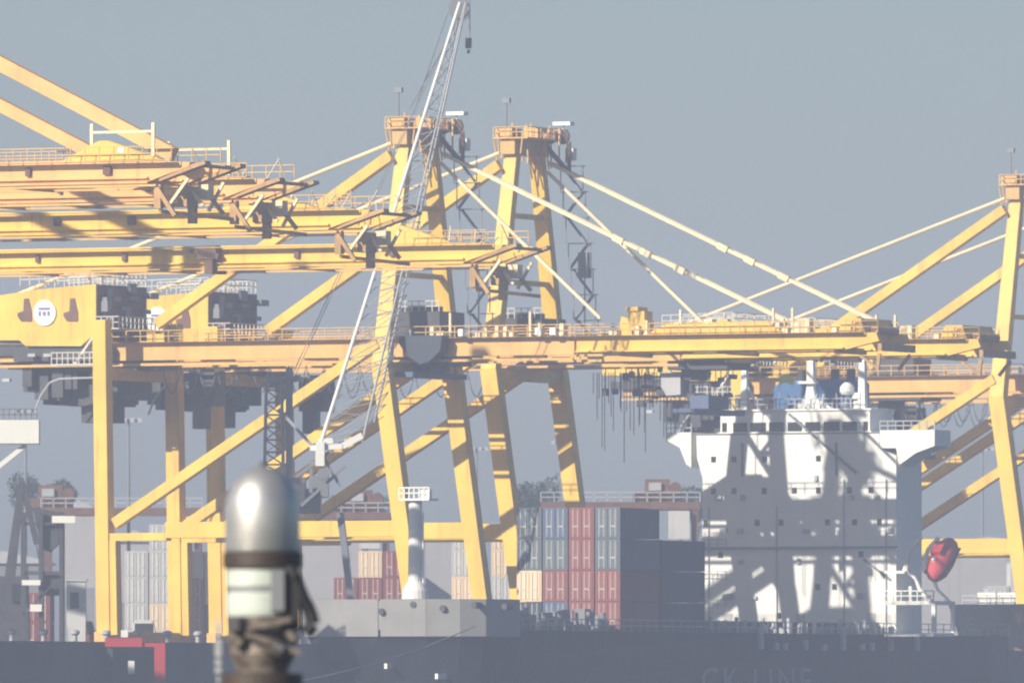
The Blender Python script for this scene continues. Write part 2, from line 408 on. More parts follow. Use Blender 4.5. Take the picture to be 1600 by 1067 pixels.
    zf = P(0, 541)[1]
    build_split(m, 'ventilator', 'mgrey', h)
    MB().box(xr+0.003, xr+0.06, 2.75, 13.05, P(0,531)[1], P(0,447)[1]).build('side_shade_panel', 'brown', h)  # dark sheet over the waterside wall, its shade put into the colour
    m = MB(); zr = P(0, 444)[1]
    for v in (2.8, 8, 13.0): m.railing((P(30,0)[0], v, zr-0.2), (xr, v, zr), 1.2, 1.0, 0.04)
    m.railing((xr-.05, 2.8, zr), (xr-.05, 13, zr), 1.2, 0.9, 0.04)
    for v in (5, 7.5, 10): m.tube((xr-2, v, zr-0.1), (xr-2, v, zr+1.3), 0.18)
    m.build('roof_railing', 'rail', h)
    # side platform with stair between house and leg
    m = MB(); xp = xr+2.6
    m.box(xr+0.05, xp, 2.4, 13.4, zf+1.5, zf+1.62).box(xr-4, xp, 0.9, 2.5, zf-2.0, zf-1.85)
    m.railing((xr+0.05, 2.4, zf+1.62), (xp, 2.4, zf+1.62), 1.1, 0.6).railing((xp, 2.4, zf+1.62), (xp, 13.4, zf+1.62), 1.1, 0.8)
    m.railing((xr-4, 0.95, zf-1.85), (xp, 0.95, zf-1.85), 1.1, 0.6)
    m.beam((xr-1.8, 1.8, zf-1.9), (xr+0.9, 1.8, zf+1.6), 0.7, 0.22)
    m.build('access_platform', 'rail', root)
    # dark trolley-rope machinery under the house
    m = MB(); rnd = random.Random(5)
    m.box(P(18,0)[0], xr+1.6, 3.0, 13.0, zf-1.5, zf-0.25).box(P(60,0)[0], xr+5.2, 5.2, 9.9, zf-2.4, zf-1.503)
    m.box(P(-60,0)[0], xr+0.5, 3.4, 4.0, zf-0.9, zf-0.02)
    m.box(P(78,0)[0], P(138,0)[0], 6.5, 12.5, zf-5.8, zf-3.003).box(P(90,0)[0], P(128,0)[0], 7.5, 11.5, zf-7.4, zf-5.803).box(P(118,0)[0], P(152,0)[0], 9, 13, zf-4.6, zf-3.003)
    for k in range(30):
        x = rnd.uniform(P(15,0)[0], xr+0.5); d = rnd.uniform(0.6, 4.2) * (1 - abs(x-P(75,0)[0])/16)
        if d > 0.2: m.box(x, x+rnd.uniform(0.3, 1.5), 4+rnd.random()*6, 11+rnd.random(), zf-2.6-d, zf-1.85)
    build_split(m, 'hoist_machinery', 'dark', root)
    m = MB(); pts = [P(58, 640), P(66, 618), P(80, 598), P(95, 592), P(150, 590)]
    m.path([(a, 2.3, z) for a, z in pts], 0.10)
    for px, py in ((52, 555), (76, 555), (12, 594), (198, 586)): a, z = P(px, py); m.box(a-0.4, a+0.4, 2.2, 2.6, z-0.15, z+0.15)
    m.build('pipe_run', 'grey', root)
    # lamps and the hanging service cage near the landside far leg
    m = MB(); a, z = P(225, 625); m.box(a, a+2.8, 12.0, 14.4, z-0.4, z+3.0).box(a+0.4, a+1.6, 12, 13.6, z-2.6, z-0.4).beam((a+1.4, 13, z+3), (a+1.4, 13, zg-1.2), 0.5, 1.5)
    m.build('service_cage', 'dark', root)
    return root, zb, zg

crane_a, ZB, ZG = make_crane()
tag(crane_a, 'yellow gantry crane with round white emblem, its brace passing behind the silver beacon', 'gantry crane', 'yellow cranes standing in a row along the quay')

def trolley(root, x, rope, cab_first, name='trolley'):
    t = MB(); zb = ZB
    t.box(x-3.2, x+3.2, 4.8, 10.2, zb-0.2, zb+0.65).box(x-2.6, x+2.2, 5.2, 9.8, zb+2.6, zb+4.3)
    for k in (-2.6, 2.6): t.box(x+k-0.3, x+k+0.3, 4.9, 10.1, zb+0.5, zb+2.7)
    t.tube((x-1.4, 5.5, zb-0.5), (x-1.4, 9.5, zb-0.5), 0.7, n=12)
    o = t.build(name, 'dark', root)
    c = MB(); xc = x + (-3.2 if cab_first else 1.4)
    if cab_first: c.prism([(xc-1.0, zb-0.4), (xc+1.1, zb-0.4), (xc+1.1, zb-2.6), (xc-0.4, zb-2.7), (xc-1.0, zb-1.8)], 5.4, 7.6)
    else: c.prism([(xc-2.0, zb+2.6), (xc+2.6, zb+2.6), (xc+2.4, zb+1.1), (xc+1.2, zb+0.1), (xc+0.2, zb-0.15), (xc-1.2, zb+0.8), (xc-2.0, zb+1.9)], 2.0, 3.7)
    c.build('operator_cab', 'grey' if cab_first else 'c_navy', o)
    h = MB()
    zs = zb - rope
    h.box(x-1.1, x+1.1, 1.6, 13.4, zs-0.35, zs+0.15).box(x-1.0, x+1.0, 5.2, 9.8, zs+0.2, zs+1.5)
    h.build('spreader', 'c_blue', o)
    r = MB()
    for dx in (-0.9, 0.9):
        for v in (5.4, 9.6): r.tube((x+dx, v, zs+1.4), (x+dx, v, zb), 0.05, n=5)
    r.build('hoist_rope', 'dark', o)
    return o

# a copy for the second crane and one for the far right
def place(src, dv):
    c = copy_tree(src); c.location = FA.o + Vector((SN*dv, CS*dv, 0)); return c
crane_b = place(crane_a, 23.6); crane_b['label'] = 'yellow gantry crane whose tower stands second, its boom tip over the white ship bridge'
crane_r = place(crane_a, 146.0); crane_r['label'] = 'yellow gantry crane standing beyond the white ship, its tower cut by the frame'
crane_q = place(crane_a, 167.0); crane_q['label'] = 'farthest yellow gantry crane, only its back leg and stay seen beyond the white ship'
trolley(crane_a, FA.at(668, 0, 7).x, 1.0, False)
for cr, px in ((crane_a, 640), (crane_b, 632)):
    x = FA.at(px, 0, 7).x; m = MB().box(x-1.6, x+4.2, 5.0, 10.4, ZB+2.42, ZB+5.0).box(x-1.0, x+2.2, 5.4, 9.8, ZB+5.003, ZB+5.6); hq = m.build('winch_house', 'dark', cr)
    MB().railing((x-1.6, 4.9, ZB+5.0), (x+4.2, 4.9, ZB+5.0), 1.0, 0.7, 0.04).build('roof_railing', 'rail', hq)
trolley(crane_b, FA.at(985, 0, 7).x-3, 4.2, True)
trolley(crane_r, FA.at(440, 0, 7).x, 6.0, True)
m = MB(); rnd = random.Random(31)
for k in range(34):
    px = 915 + k*4.3 + rnd.uniform(-2, 2); a = FA.at(px-150, 585, 12); l = rnd.uniform(1.2, 8.5) * (0.5 + 0.5*math.sin(k*0.4)**2)
    m.tube((a.x, 11.8, ZB-0.2), (a.x, 11.8, ZB-1.2-l), 0.045, n=5)
build_split(m, 'hanging_cable', 'dark', crane_b)
m = MB()
for k in range(26):
    px = rnd.uniform(930, 1120); a = FA.at(px-150, 0, 9); z = ZB - rnd.uniform(0.3, 4.0); w_ = rnd.uniform(0.2, 1.0)
    v = rnd.uniform(6, 11); m.box(a.x, a.x+w_, v, v+0.8, z, z+rnd.uniform(0.2, 0.8)).beam((a.x+w_/2, v+0.4, z), (a.x+w_/2, v+0.4, ZB+0.1), 0.07, 0.07)
build_split(m, 'cable_carrier', 'dark', crane_b)
# the yellow winch box on the first boom
m = MB(); a = FA.at(985, 480, 5); c_ = FA.at(1014, 516, 5); m.box(a.x, c_.x-0.3, 4.6, 6.4, c_.z, a.z-0.4).box(a.x-0.2, c_.x-0.9, 4.4, 6.6, a.z-0.4+0.003, a.z)
m.box(c_.x-0.3, c_.x+0.3, 4.7, 5.4, c_.z, c_.z+0.9); m.build('winch_box', 'yellow', crane_a)

# ------------------------------------------------------------------ taller cranes off to the left: their booms reach into the picture
def tall_crane(tipx, tipy, Y, blen, label, depth=1.85, gantry=True, paint='yellow'):
    f = Frame(tipx, Y, QZ); root = f.empty('tall_quay_crane')
    at = f.at; zt = at(tipx, tipy, 0).z; z0 = zt - 1.06
    for k, v in enumerate((0.0, 6.2)):
        m = MB()
        m.prism([(-blen, z0), (-3.6, z0), (0.0, z0+depth*0.62), (0.2, z0+depth*0.80), (-4.5, z0+depth*0.92), (-12, z0+depth*0.98), (-blen, z0+depth)], v-0.45, v+0.45)
        m.box(-blen, -3.6, v-0.75, v-0.453, z0+0.22, z0+0.36).box(-blen, -3.6, v-0.7, v-0.453, z0-0.16, z0-0.02)
        m.build('boom', paint, root)
    m = MB().box(-blen, -2.8, -0.72, -0.46, z0-0.42, z0-0.25).box(-blen, -2.8, 5.4, 5.7, z0-0.42, z0-0.25)
    for k in range(7): m.box(-blen+6+k*7, -blen+6.5+k*7, -0.5, 6.6, z0-0.42, z0-0.1) if -blen+6+k*7 < -4 else None
    m.build('trolley_rail', 'orange', root)
    # tip frame: dark upturned end, hanging buffer frame, braces
    m = MB()
    for v in (0.0, 6.2): m.prism([(-2.6, z0+0.16), (0.3, z0+depth*0.70), (1.5, z0+depth*0.84), (1.6, z0+depth*0.70), (0.5, z0+depth*0.52), (-2.6, z0-0.02)], v-0.52, v+0.52)
    m.box(0.6, 1.0, 0.523, 5.677, z0+depth*0.58, z0+depth*0.72)
    m.build('boom_tip', 'rustyel', root)
    m = MB().box(-3.2, -2.6, -0.3, 0.3, z0-2.2, z0-0.25).box(-3.2, -2.6, 5.6, 6.2, z0-3.2, z0-0.25).beam((-3.0, -0.4, z0-0.3), (-1.2, -0.4, z0-2.8), 0.3, 0.35).box(-2.2, -1.4, 2, 4, z0-2.0, z0-0.3)
    m.beam((-1.8, 6.0, z0-0.5), (-0.2, 6.0, z0-2.4), 0.3, 0.3).beam((-2.8, 0, z0-2.4), (0.6, 6.2, z0-2.9), 0.3, 0.3)
    build_split(m, 'buffer_frame', 'rustyel', root)
    m = MB()
    m.beam((-1.9, -0.2, z0-2.0), (-0.1, -0.2, z0+0.2), 0.2, 0.25).beam((-1.6, 6.2, z0-2.2), (-0.2, 6.2, z0+0.1), 0.2, 0.25)
    m.beam((-2.0, 3, z0-0.2), (-0.4, 3, z0-1.9), 0.2, 0.25).box(-1.8, -0.8, 4.6, 5.6, z0-1.3, z0-0.1)
    m.build('tip_brace', 'pale', root)
    # walkway with railing and a maintenance gantry over the tip
    zt2 = z0 + depth
    m = MB().box(-blen, -1.0, -1.5, -0.76, zt2-0.25, zt2-0.18)
    rx = -blen if gantry else -9.0
    m.railing((rx, -1.45, zt2-0.18), (-1, -1.45, zt2-0.18), 1.1, 1.3, 0.035).railing((rx, 7.2, zt2), (-1, 7.2, zt2), 1.1, 1.3, 0.035)
    m.build('walkway', 'orange', root)
    m = MB(); rnd = random.Random(int(tipx))
    if gantry:
        for x in (-3.4, -9.0): m.beam((x, 0, zt2), (x, 0, zt2+2.9), 0.16, 0.28)
        m.beam((-9.0, 0, zt2+2.2), (-3.4, 0, zt2+2.2), 0.14, 0.2)
    for k in range(14):
        x = rnd.uniform(-14, 0); m.beam((x, rnd.uniform(0, 6), zt2-0.4), (x+rnd.uniform(-.3,.3), 3, zt2+rnd.uniform(0.4, 1.7)), 0.08, 0.08)
    m.build('tip_gantry', 'pale', root)
    if gantry: MB().box(-6.4, -5.9, -0.4, 0.1, zt2+0.5, zt2+0.95).build('floodlight', 'white', root)
    # boxes and plates fixed on the boom side
    m = MB()
    for k in range(int(blen/9)):
        x = -blen + 3 + k*9 + rnd.uniform(-2, 2)
        if x < -5: m.box(x, x+rnd.uniform(0.3, 0.8), -0.75, -0.453, z0+0.6, z0+1.3)
    build_split(m, 'junction_box', 'brown', root)
    # the crane itself stands left of the picture: tower, legs, stays
    xT = -blen - 2
    for v in (-4.4, 10.6):
        MB().beam((xT, v, z0+1), (xT, 3.1+(v-3.1)*0.35, z0+35), 1.3, 1.7).build('tower_leg', 'yellow', root)
        MB().beam((xT, v, z0+1), (xT, v, 0.2), 1.4, 1.8).build('leg', 'yellow', root)
        MB().beam((xT-26, v, z0+1), (xT-26, v, 0.2), 1.4, 1.5).build('leg', 'yellow', root)
        MB().beam((xT-26, v, 11), (xT, v, 11), 1.2, 1.6).build('portal_beam', 'yellow', root)
    m = MB().beam((xT-38, 0, z0+1.1), (-blen+0.1, 0, z0+1.1), 0.9, 2.2).beam((xT-38, 6.2, z0+1.1), (-blen+0.1, 6.2, z0+1.1), 0.9, 2.2); m.build('girder', 'yellow', root)
    m = MB().beam((xT, -5, z0-0.7), (xT, 11.2, z0-0.7), 1.2, 1.2, side=(1,0,0)).beam((xT-26, -5, z0-0.7), (xT-26, 11.2, z0-0.7), 1.2, 1.2, side=(1,0,0)).beam((xT, -0.5, z0+35), (xT, 6.7, z0+35), 1.6, 1.5, side=(1,0,0))
    m.build('cross_beam', 'yellow', root)
    tag(root, label, 'gantry crane', 'tall cranes whose long booms cross the nearer towers')
    return root, z0, depth, at, xT
t1, z1, d1, at1, x1 = tall_crane(298, 262, 1010, 64, 'tall yellow crane with the topmost boom, held by two thick slanting stays', paint='amber')
t2, z2, d2, at2, x2 = tall_crane(415, 288, 1035, 60, 'tall yellow crane with the second boom from the top, tip just past the topmost one', paint='amber')
t3, z3, d3, at3, x3 = tall_crane(578, 336, 1060, 60, 'tall yellow crane with the third boom down, its tip at the first tower', gantry=False)
t4, z4, d4, at4, x4 = tall_crane(786, 390, 1110, 68, 'tall yellow crane with the lowest long boom, crossing in front of two towers', gantry=False)
# stays of the first
for (a, b_, w_) in (((-40, 78), (272, 242), 1.15), ((-40, 143), (152, 243), 1.0)):
    pa, pb_ = at1(*a, 3.0), at1(*b_, 3.0); pa = pb_ + (pa-pb_)*((x1-pb_.x)/(pa.x-pb_.x))
    MB().beam(pa, pb_, 0.9, w_).build('boom_stay', 'amber', t1)
# stay triangles
for rt, z, d, xa in ((t3, z3, d3, -9.5), (t4, z4, d4, -9.5), (t1, z1, d1, -7.0)):
    MB().prism([(xa-4.5, z+d*0.97), (xa-1.2, z+d+1.5), (xa-0.4, z+d+1.5), (xa+4.5, z+d*0.96)], -0.35, 0.35).build('stay_bracket', 'yellow', rt)
# brown hook trolley under the lowest long boom
p = at4(328, 400, -0.6)
m = MB().box(p.x-0.9, p.x+1.0, -1.4, 6.8, p.z-0.3, p.z+0.9).box(p.x-0.2, p.x+0.6, -1.3, 1.5, p.z-1.6, p.z-0.3).beam((p.x-1.6, -1.2, p.z+0.5), (p.x+1.2, -1.2, p.z-0.1), 0.4, 0.5)
m.build('service_trolley', 'brown', t4)

# ------------------------------------------------------------------ white lattice-boom crane standing behind the beacon
YM = 1176.0
Wm = lambda px, py, dy=0: world_at(px, py, YM+dy)
o0 = world_at(500, 1000, YM+6); mc = empty('lattice_boom_crane', (o0.x, o0.y, QZ))
off = Vector((o0.x, o0.y, QZ)); Lm = lambda px, py, dy=0: Wm(px, py, dy) - off
tip = Lm(722, 4, -2)
for side, (px, py) in enumerate(((497, 706), (566, 690))):
    MB().tube(Lm(px, py, 0), tip + Vector((-0.2+0.5*side, 0, 0)), 0.19 if side == 0 else 0.12, 0.15 if side == 0 else 0.07, n=8).build('boom_chord', 'white' if side == 0 else 'grey', mc)
MB().tube(Lm(585, 660, 7), tip+Vector((0.4, 1, 0)), 0.12, n=6).build('boom_chord', 'grey', mc)
m = MB()
A = Lm(497, 706, 0); B = Lm(566, 690, 0); C = Lm(600, 650, 6); D_ = Lm(540, 660, 6)
n = 34
for i in range(n):
    t0 = i/n; t1_ = (i+1)/n
    a0_, a1_ = A.lerp(tip, t0), A.lerp(tip, t1_); b0_, b1_ = B.lerp(tip, t0), B.lerp(tip, t1_); c0_, c1_ = C.lerp(tip, t0), C.lerp(tip, t1_)
    r_ = 0.042
    if i % 2: m.tube(a0_, b1_, r_, n=4).tube(b0_, c1_, r_, n=4).tube(c0_, a1_, r_, n=4)
    else: m.tube(b0_, a1_, r_, n=4).tube(c0_, b1_, r_, n=4).tube(a0_, c1_, r_, n=4)
    m.tube(a1_, b1_, r_, n=4).tube(b1_, c1_, r_, n=4)
m.build('boom_lacing', 'grey', mc)
m = MB().tube(Lm(716, 14)+Vector((0,-.4,0)), Lm(716, 14)+Vector((0,.4,0)), 0.95, n=20).tube(Lm(722, 22)+Vector((0.1,-.3,0)), Lm(722, 22)+Vector((0.1,.3,0)), 0.6, n=16).beam(Lm(712, 40), Lm(736, -6), 0.5, 0.5)
m.build('tip_sheave', 'mgrey', mc)
m = MB().tube(Lm(734, 0), Lm(734, 66), 0.05, n=5).tube(Lm(733, 0), Lm(640, 170, 3), 0.06, n=5).tube(Lm(700, 20), Lm(650, 165, 3), 0.05, n=5)
m.tube(Lm(718, 20, 2), Lm(437, 640, 8), 0.045, n=5).tube(Lm(716, 20, 3), Lm(450, 600, 8), 0.045, n=5)
build_split(m, 'hoist_rope', 'mgrey', mc)
m = MB().box(Lm(727,0).x, Lm(737,0).x, -6.4, -5.7, Lm(0,76).z, Lm(0,60).z).tube(Lm(732, 78)+Vector((0,0,0)), Lm(732, 84), 0.14)
m.build('hook_block', 'dark', mc)
# white foot frame
m = MB().box(Lm(493,0).x, Lm(507,0).x, -6.6, -5.4, Lm(0,728).z, Lm(0,690).z).beam(Lm(484, 700), Lm(535, 697), 0.5, 0.5).beam(Lm(497, 690), Lm(520, 688), 0.3, 0.5).beam(Lm(535, 697), Lm(566, 680), 0.4, 0.6)
m.build('boom_foot', 'white', mc)
# tower, slewing house, carrier
m = MB().lattice(Lm(428, 745, 8), Lm(428, 590, 8), 0.9, 0.7, 0.9, 0.7, 8, 0.16, 0.07)
m.beam(Lm(452, 745, 8), Lm(452, 575, 8), 0.6, 0.65).beam(Lm(420, 600, 8), Lm(470, 590, 8), 0.5, 0.6).beam(Lm(436, 640, 8), Lm(497, 706, 2), 0.25, 0.3)
m.build('tower', 'mgrey', mc)
x0_, x1_ = Lm(436, 0).x, Lm(530, 0).x
m = MB().box(x0_+0.5, x1_-1.8, -3, 5, Lm(0, 800).z, Lm(0, 762).z).box(x0_-1.2, x0_+2.4, -3.3, 3, Lm(0, 785).z, Lm(0, 745).z).beam(Lm(462, 745), Lm(520, 702), 0.4, 0.3).beam(Lm(532, 760), Lm(500, 704), 0.35, 0.3).beam(Lm(470, 790), Lm(540, 728), 0.3, 0.3).beam(Lm(486, 770), Lm(486, 718), 0.3, 0.3).box(Lm(488,0).x, Lm(512,0).x, -3, 3, Lm(0,775).z, Lm(0,742).z)
m.tube(Lm(505, 740)+Vector((0,-1,0)), Lm(505, 740)+Vector((0,1,0)), 0.55, n=14)
m.build('slewing_house', 'mgrey', mc)
m = MB().box(Lm(446,0).x, Lm(476,0).x, -5.2, -4.003, Lm(0,790).z, Lm(0,755).z); m.build('cab', 'dark', mc)
m = MB()
for dx in (x0_, x1_):
    for dy in (-3, 5): m.beam((dx, dy, Lm(0,800).z), (dx + (1.5 if dx == x1_ else -1.5), dy, 0.9), 0.6, 0.6)
m.box(x0_-2, x1_+2, -3.6, 5.6, 0.9, 1.9)
for k in range(6):
    for dy in (-3.9, 5.3): m.tube((x0_-1+k*1.8, dy, 0.62), (x0_-1+k*1.8, dy+0.6, 0.62), 0.62, n=14)
m.build('carrier', 'mgrey', mc)
tag(mc, 'slender white lattice boom crane rising above both towers, dark hook block at its tip', 'crane')

# ------------------------------------------------------------------ container ship, bow towards us
S = Frame(800, 1165, 0); S.o = Vector((-9.44, 1169.6, 0)); HB = 10.5; DK = 8.9
ship = S.empty('container_ship')
tag(ship, 'dark hulled container ship with white bridge house, moored bow on under the cranes', 'ship')
def hull_mesh(bm, L, HB, DK, bow=6.5, zb=-3.0):
    st = [(-bow, 0.15), (-bow+0.5, 4.6), (-bow+1.6, 7.6), (-bow+3.2, 9.4), (-bow+5.2, HB*0.97), (-bow+8, HB), (L*0.5, HB), (L-6, HB), (L, HB*0.93)]
    zs = [zb, 1.0, 3.5, 6.5, DK]
    rings = []
    for y, hw in st:
        ring = []
        for z in zs:
            t = (z - zb)/(DK - zb)
            k = 1.0; yy = y
            if y < 8: 
                fl = max(0, (8-y)/(8+bow)); k = 1 - fl*(1-t)*0.55; yy = y + fl*(1-t)*6.0
            ring.append((hw*k, yy, z))
        rings.append(ring)
    V = [[(bm.verts.new((-x, y, z)), bm.verts.new((x, y, z))) for x, y, z in r] for r in rings]
    for a, b_ in zip(V[:-1], V[1:]):
        for i in range(len(zs)-1):
            for sgn in (0, 1): bm.faces.new((a[i][sgn], b_[i][sgn], b_[i+1][sgn], a[i+1][sgn]))
        bm.faces.new((a[-1][0], a[-1][1], b_[-1][1], b_[-1][0])); bm.faces.new((a[0][0], a[0][1], b_[0][1], b_[0][0]))
    for r in (V[0], V[-1]):
        for i in range(len(zs)-1): bm.faces.new((r[i][0], r[i][1], r[i+1][1], r[i+1][0]))
    return st
m = MB(); st = hull_mesh(m.bm, 116, HB, DK); hull = m.build('hull', 'hull', ship)
# bulwark round the forecastle
BW = 11.75
m = MB()
for sgn in (-1, 1):
    pts = [(sgn*hw, y) for y, hw in st if y <= 1.6] 
    for (xa, ya), (xb, yb) in zip(pts[:-1], pts[1:]):
        n_ = Vector((yb-ya, -(xb-xa), 0)).normalized()*0.12
        m.hexa([(xa, ya, DK-0.6), (xb, yb, DK-0.6), (xb+n_.x, yb+n_.y, DK-0.6), (xa+n_.x, ya+n_.y, DK-0.6), (xa, ya-0.05, BW), (xb, yb-0.05, BW), (xb+n_.x, yb-0.05+n_.y, BW), (xa+n_.x, ya-0.05+n_.y, BW)])
m.build('bulwark', 'bulwark', ship)
m = MB().box(-10.3, 10.3, 1.2, 2.0, DK+0.004, BW-0.1); m.build('breakwater', 'bulwark', ship)
m = MB()
for (px, py) in ((602, 955), (648, 944), (690, 950), (735, 945), (779, 947)):
    p = S.at(px, py, -6)
    m.tube((p.x, -7.0+abs(p.x)*0.18, p.z), (p.x, -5.6+abs(p.x)*0.18, p.z), 0.30, n=12)
build_split(m, 'hawse_pipe', 'dark', ship)
# mooring gear, vents, winches on the deck
m = MB(); rnd = random.Random(21)
for k in range(46):
    x = rnd.uniform(3.5, 10.2); y = rnd.uniform(4, 22.5); hgt = rnd.uniform(0.4, 2.2)
    if k % 3: m.box(x, min(x+rnd.uniform(0.3, 1.6), 10.4), y, y+rnd.uniform(0.3, 1.4), DK+0.003, DK+hgt)
    else: m.tube((x, y, DK), (x, y, DK+hgt), rnd.uniform(0.12, 0.4), n=10)
build_split(m, 'deck_winch', 'mgrey', ship)
m = MB()
for k in range(60):
    y = 44 + k*0.7 ; x = 10.1 - rnd.random()*0.8
    m.box(x-0.2, x+0.05, y, y+rnd.uniform(0.15, 0.4), DK+0.003, DK+rnd.uniform(0.4, 1.3))
for y in range(44, 86, 6): m.beam((10.2, y, DK), (10.2, y, DK+1.5), 0.3, 0.3)
build_split(m, 'deck_bollard', 'grey', ship)
m = MB().railing((10.35, 2.5, DK), (10.35, 115, DK), 1.1, 1.8, 0.04).railing((-10.35, 2.5, DK), (-10.35, 115, DK), 1.1, 1.8, 0.04)
m.build('deck_railing', 'grey', ship)
m = MB().box(-8.5, 8.2, 23.0, 80, DK+0.004, DK+1.1); m.build('hatch_cover', 'deck', ship)
m = MB()
for px, hh in ((1186, 2.2), (1256, 1.0), (1315, 2.4), (1390, 2.4), (1210, 0.7), (1224, 0.7), (1285, 0.6), (1345, 0.7), (1360, 0.8), (1430, 1.4)):
    k_ = (px-800)/F; ox, oy = S.o.x+HB*CS, S.o.y-HB*SN; y_ = (k_*oy-ox)/(SN-k_*CS)
    m.box(HB+0.02, HB+0.35, y_-0.35, y_+0.35, DK-1.6, DK-1.6+hh)
build_split(m, 'fender_post', 'grey', ship)
# white lamps along hull edge
m = MB()
for px, py, v in ((532,997,-8),(561,987,-6),(587,1040,-9),(661,1056,-8.2)):
    p = S.at(px, py, -8); 
    y = -5.2 + abs(p.x)*0.15
    m.box(p.x-0.15, p.x+0.15, y-0.8, y+1.2, p.z-0.25, p.z+0.25)
build_split(m, 'hull_lamp', 'white', ship)
# foremast
m = MB(); p = S.at(649, 930, -2); zt_ = S.at(649, 782, -2).z
m.tube((p.x, -2, DK+0.01), (p.x, -2, zt_), 0.72, 0.62, n=16).lathe([(1.3, 0), (1.2, 0.8), (0.75, 1.6)], (p.x, -2, S.at(649,932,-2).z-0.2), 20)
m.beam((p.x+0.8, -2, zt_-1), (p.x+0.8, -2, zt_-8), 0.12, 0.12)
fm = m.build('foremast', 'white', ship)
m = MB().box(p.x-1.2, p.x+1.9, -3, -1, zt_, zt_+0.2); m.railing((p.x-1.2, -2.95, zt_+0.2), (p.x+1.9, -2.95, zt_+0.2), 1.0, 0.5, 0.06).box(p.x+1.0, p.x+1.8, -2.9, -2.2, zt_+0.2, zt_+1.0)
m.build('mast_platform', 'white', fm)
# hull lettering on the shaded starboard side
def text_mesh(txt, size, m_, parent, name, loc, rot, ext=0.01):
    cu = bpy.data.curves.new(name, 'FONT'); cu.body = txt; cu.size = size; cu.extrude = ext; cu.space_character = 1.25
    to = bpy.data.objects.new(name+'_tmp', cu); scene.collection.objects.link(to)
    dg = bpy.context.evaluated_depsgraph_get(); me = bpy.data.meshes.new_from_object(to.evaluated_get(dg))
    bpy.data.objects.remove(to); o = bpy.data.objects.new(name, me); scene.collection.objects.link(o)
    me.materials.clear(); me.materials.append(M[m_]); o.parent = parent; o.location = loc; o.rotation_euler = rot
    return o
def stb_y(px): 
    k = (px-800)/F; ox, oy = S.o.x+HB*CS, S.o.y-HB*SN
    return (k*oy-ox)/(SN-k*CS)
yl = stb_y(1095); zl = CZ + (HOR-1078)*0.0628
tx = text_mesh('CK LINE', 3.6, 'bulwark', ship, 'hull_lettering', (HB+0.02, yl, CZ+(HOR-1083)*0.0625), (R(90), 0, R(90))); tx.scale = (1.6, 1, 1)
# ---- accommodation block
SY = 86.8; SC = 0.0634
def X(px): return HB - (1410-px)*SC/CS
def XD(px, dy): return X(px) - dy*SN/CS
def Z(py): return CZ + (HOR-py)*SC
m = MB().prism([(X(1108), DK+0.003), (X(1410), DK+0.003), (X(1410), Z(712)), (X(1384), Z(700)), (X(1384), Z(674)), (X(1100), Z(674)), (X(1101), Z(712)), (X(1110), Z(745))], SY, SY+6.2)
house = m.build('deckhouse', 'white', ship)
m = MB().box(X(1160), X(1350), SY+6.203, SY+15, DK+0.003, Z(720)); m.build('aft_house', 'white', ship)
br = MB().box(X(1135), X(1367), SY+0.4, SY+5.8, Z(674)+0.003, Z(640)).build('bridge', 'white', ship)
m = MB().box(X(1132), X(1370), SY+0.2, SY+6, Z(640)+0.003, Z(637)).box(X(1132), X(1370), SY+0.25, SY+0.397, Z(674.5)+0.01, Z(672.5)); m.build('bridge_roof', 'white', br)
for a, b_ in ((1138,1145),(1155,1177),(1182,1206),(1211,1234),(1240,1262),(1267,1290),(1296,1320),(1325,1347),(1357,1364)):
    MB().box(X(a), X(b_), SY+0.34, SY+0.397, Z(672), Z(657.5)).build('window', 'glass', br)
for px, py in [(x, 715) for x in (1127,1159,1207,1290)] + [(x, 765) for x in (1127,1159,1206,1253,1290,1338,1371)] + [(x, 815) for x in (1115,1195,1232,1304,1346,1384)] + [(1138,865),(1356,865),(1289,916),(1315,916),(1229,961)]:
    s_ = 3.6; MB().box(X(px-s_), X(px+s_), SY-0.04, SY-0.003, Z(py+s_+1), Z(py-s_-1)).build('porthole', 'glass', house)
m = MB().box(X(1108), X(1412), SY-0.35, SY-0.003, Z(856), Z(853)).box(X(1100), X(1384), SY-0.12, SY-0.003, Z(676), Z(674.2)); build_split(m, 'deck_edge', 'mgrey', house)
m = MB()
for px in (1172, 1318): m.beam((X(px), SY-0.05, Z(742)), (X(px), SY-0.05, Z(690)), 0.09, 0.18)
m.beam((X(1350), SY-0.3, Z(738)), (X(1246), SY-0.3, Z(645)), 0.2, 0.22)
m.beam((X(1360), SY-0.05, Z(873)), (X(1402), SY-0.05, Z(906)), 0.1, 0.25)
m.build('ladder', 'mgrey', house)
m = MB(); rnd = random.Random(77)
for px in (1120, 1226, 1330, 1395): m.tube((X(px), SY-0.12, DK), (X(px), SY-0.12, Z(rnd.choice((748, 790, 860)))), 0.06, n=6)
for k in range(16):
    x = X(rnd.uniform(1115, 1400)); z = Z(rnd.choice((780, 832, 880, 935, 750))); m.box(x, x+rnd.uniform(0.3, 0.9), SY-0.25, SY-0.003, z, z+rnd.uniform(0.25, 0.6))
build_split(m, 'pipework', 'grey', house)
for px in (1150, 1262, 1372): MB().box(X(px-6), X(px+6), SY-0.05, SY-0.003, DK+0.2, DK+2.2).build('door', 'c_white', house)
m = MB()
for py in (855, 905, 950): 
    m.railing((X(1110), SY-0.5, Z(py)), (X(1150), SY-0.5, Z(py)), 0.9, 0.9, 0.03)
m.build('gangway_railing', 'grey', house)
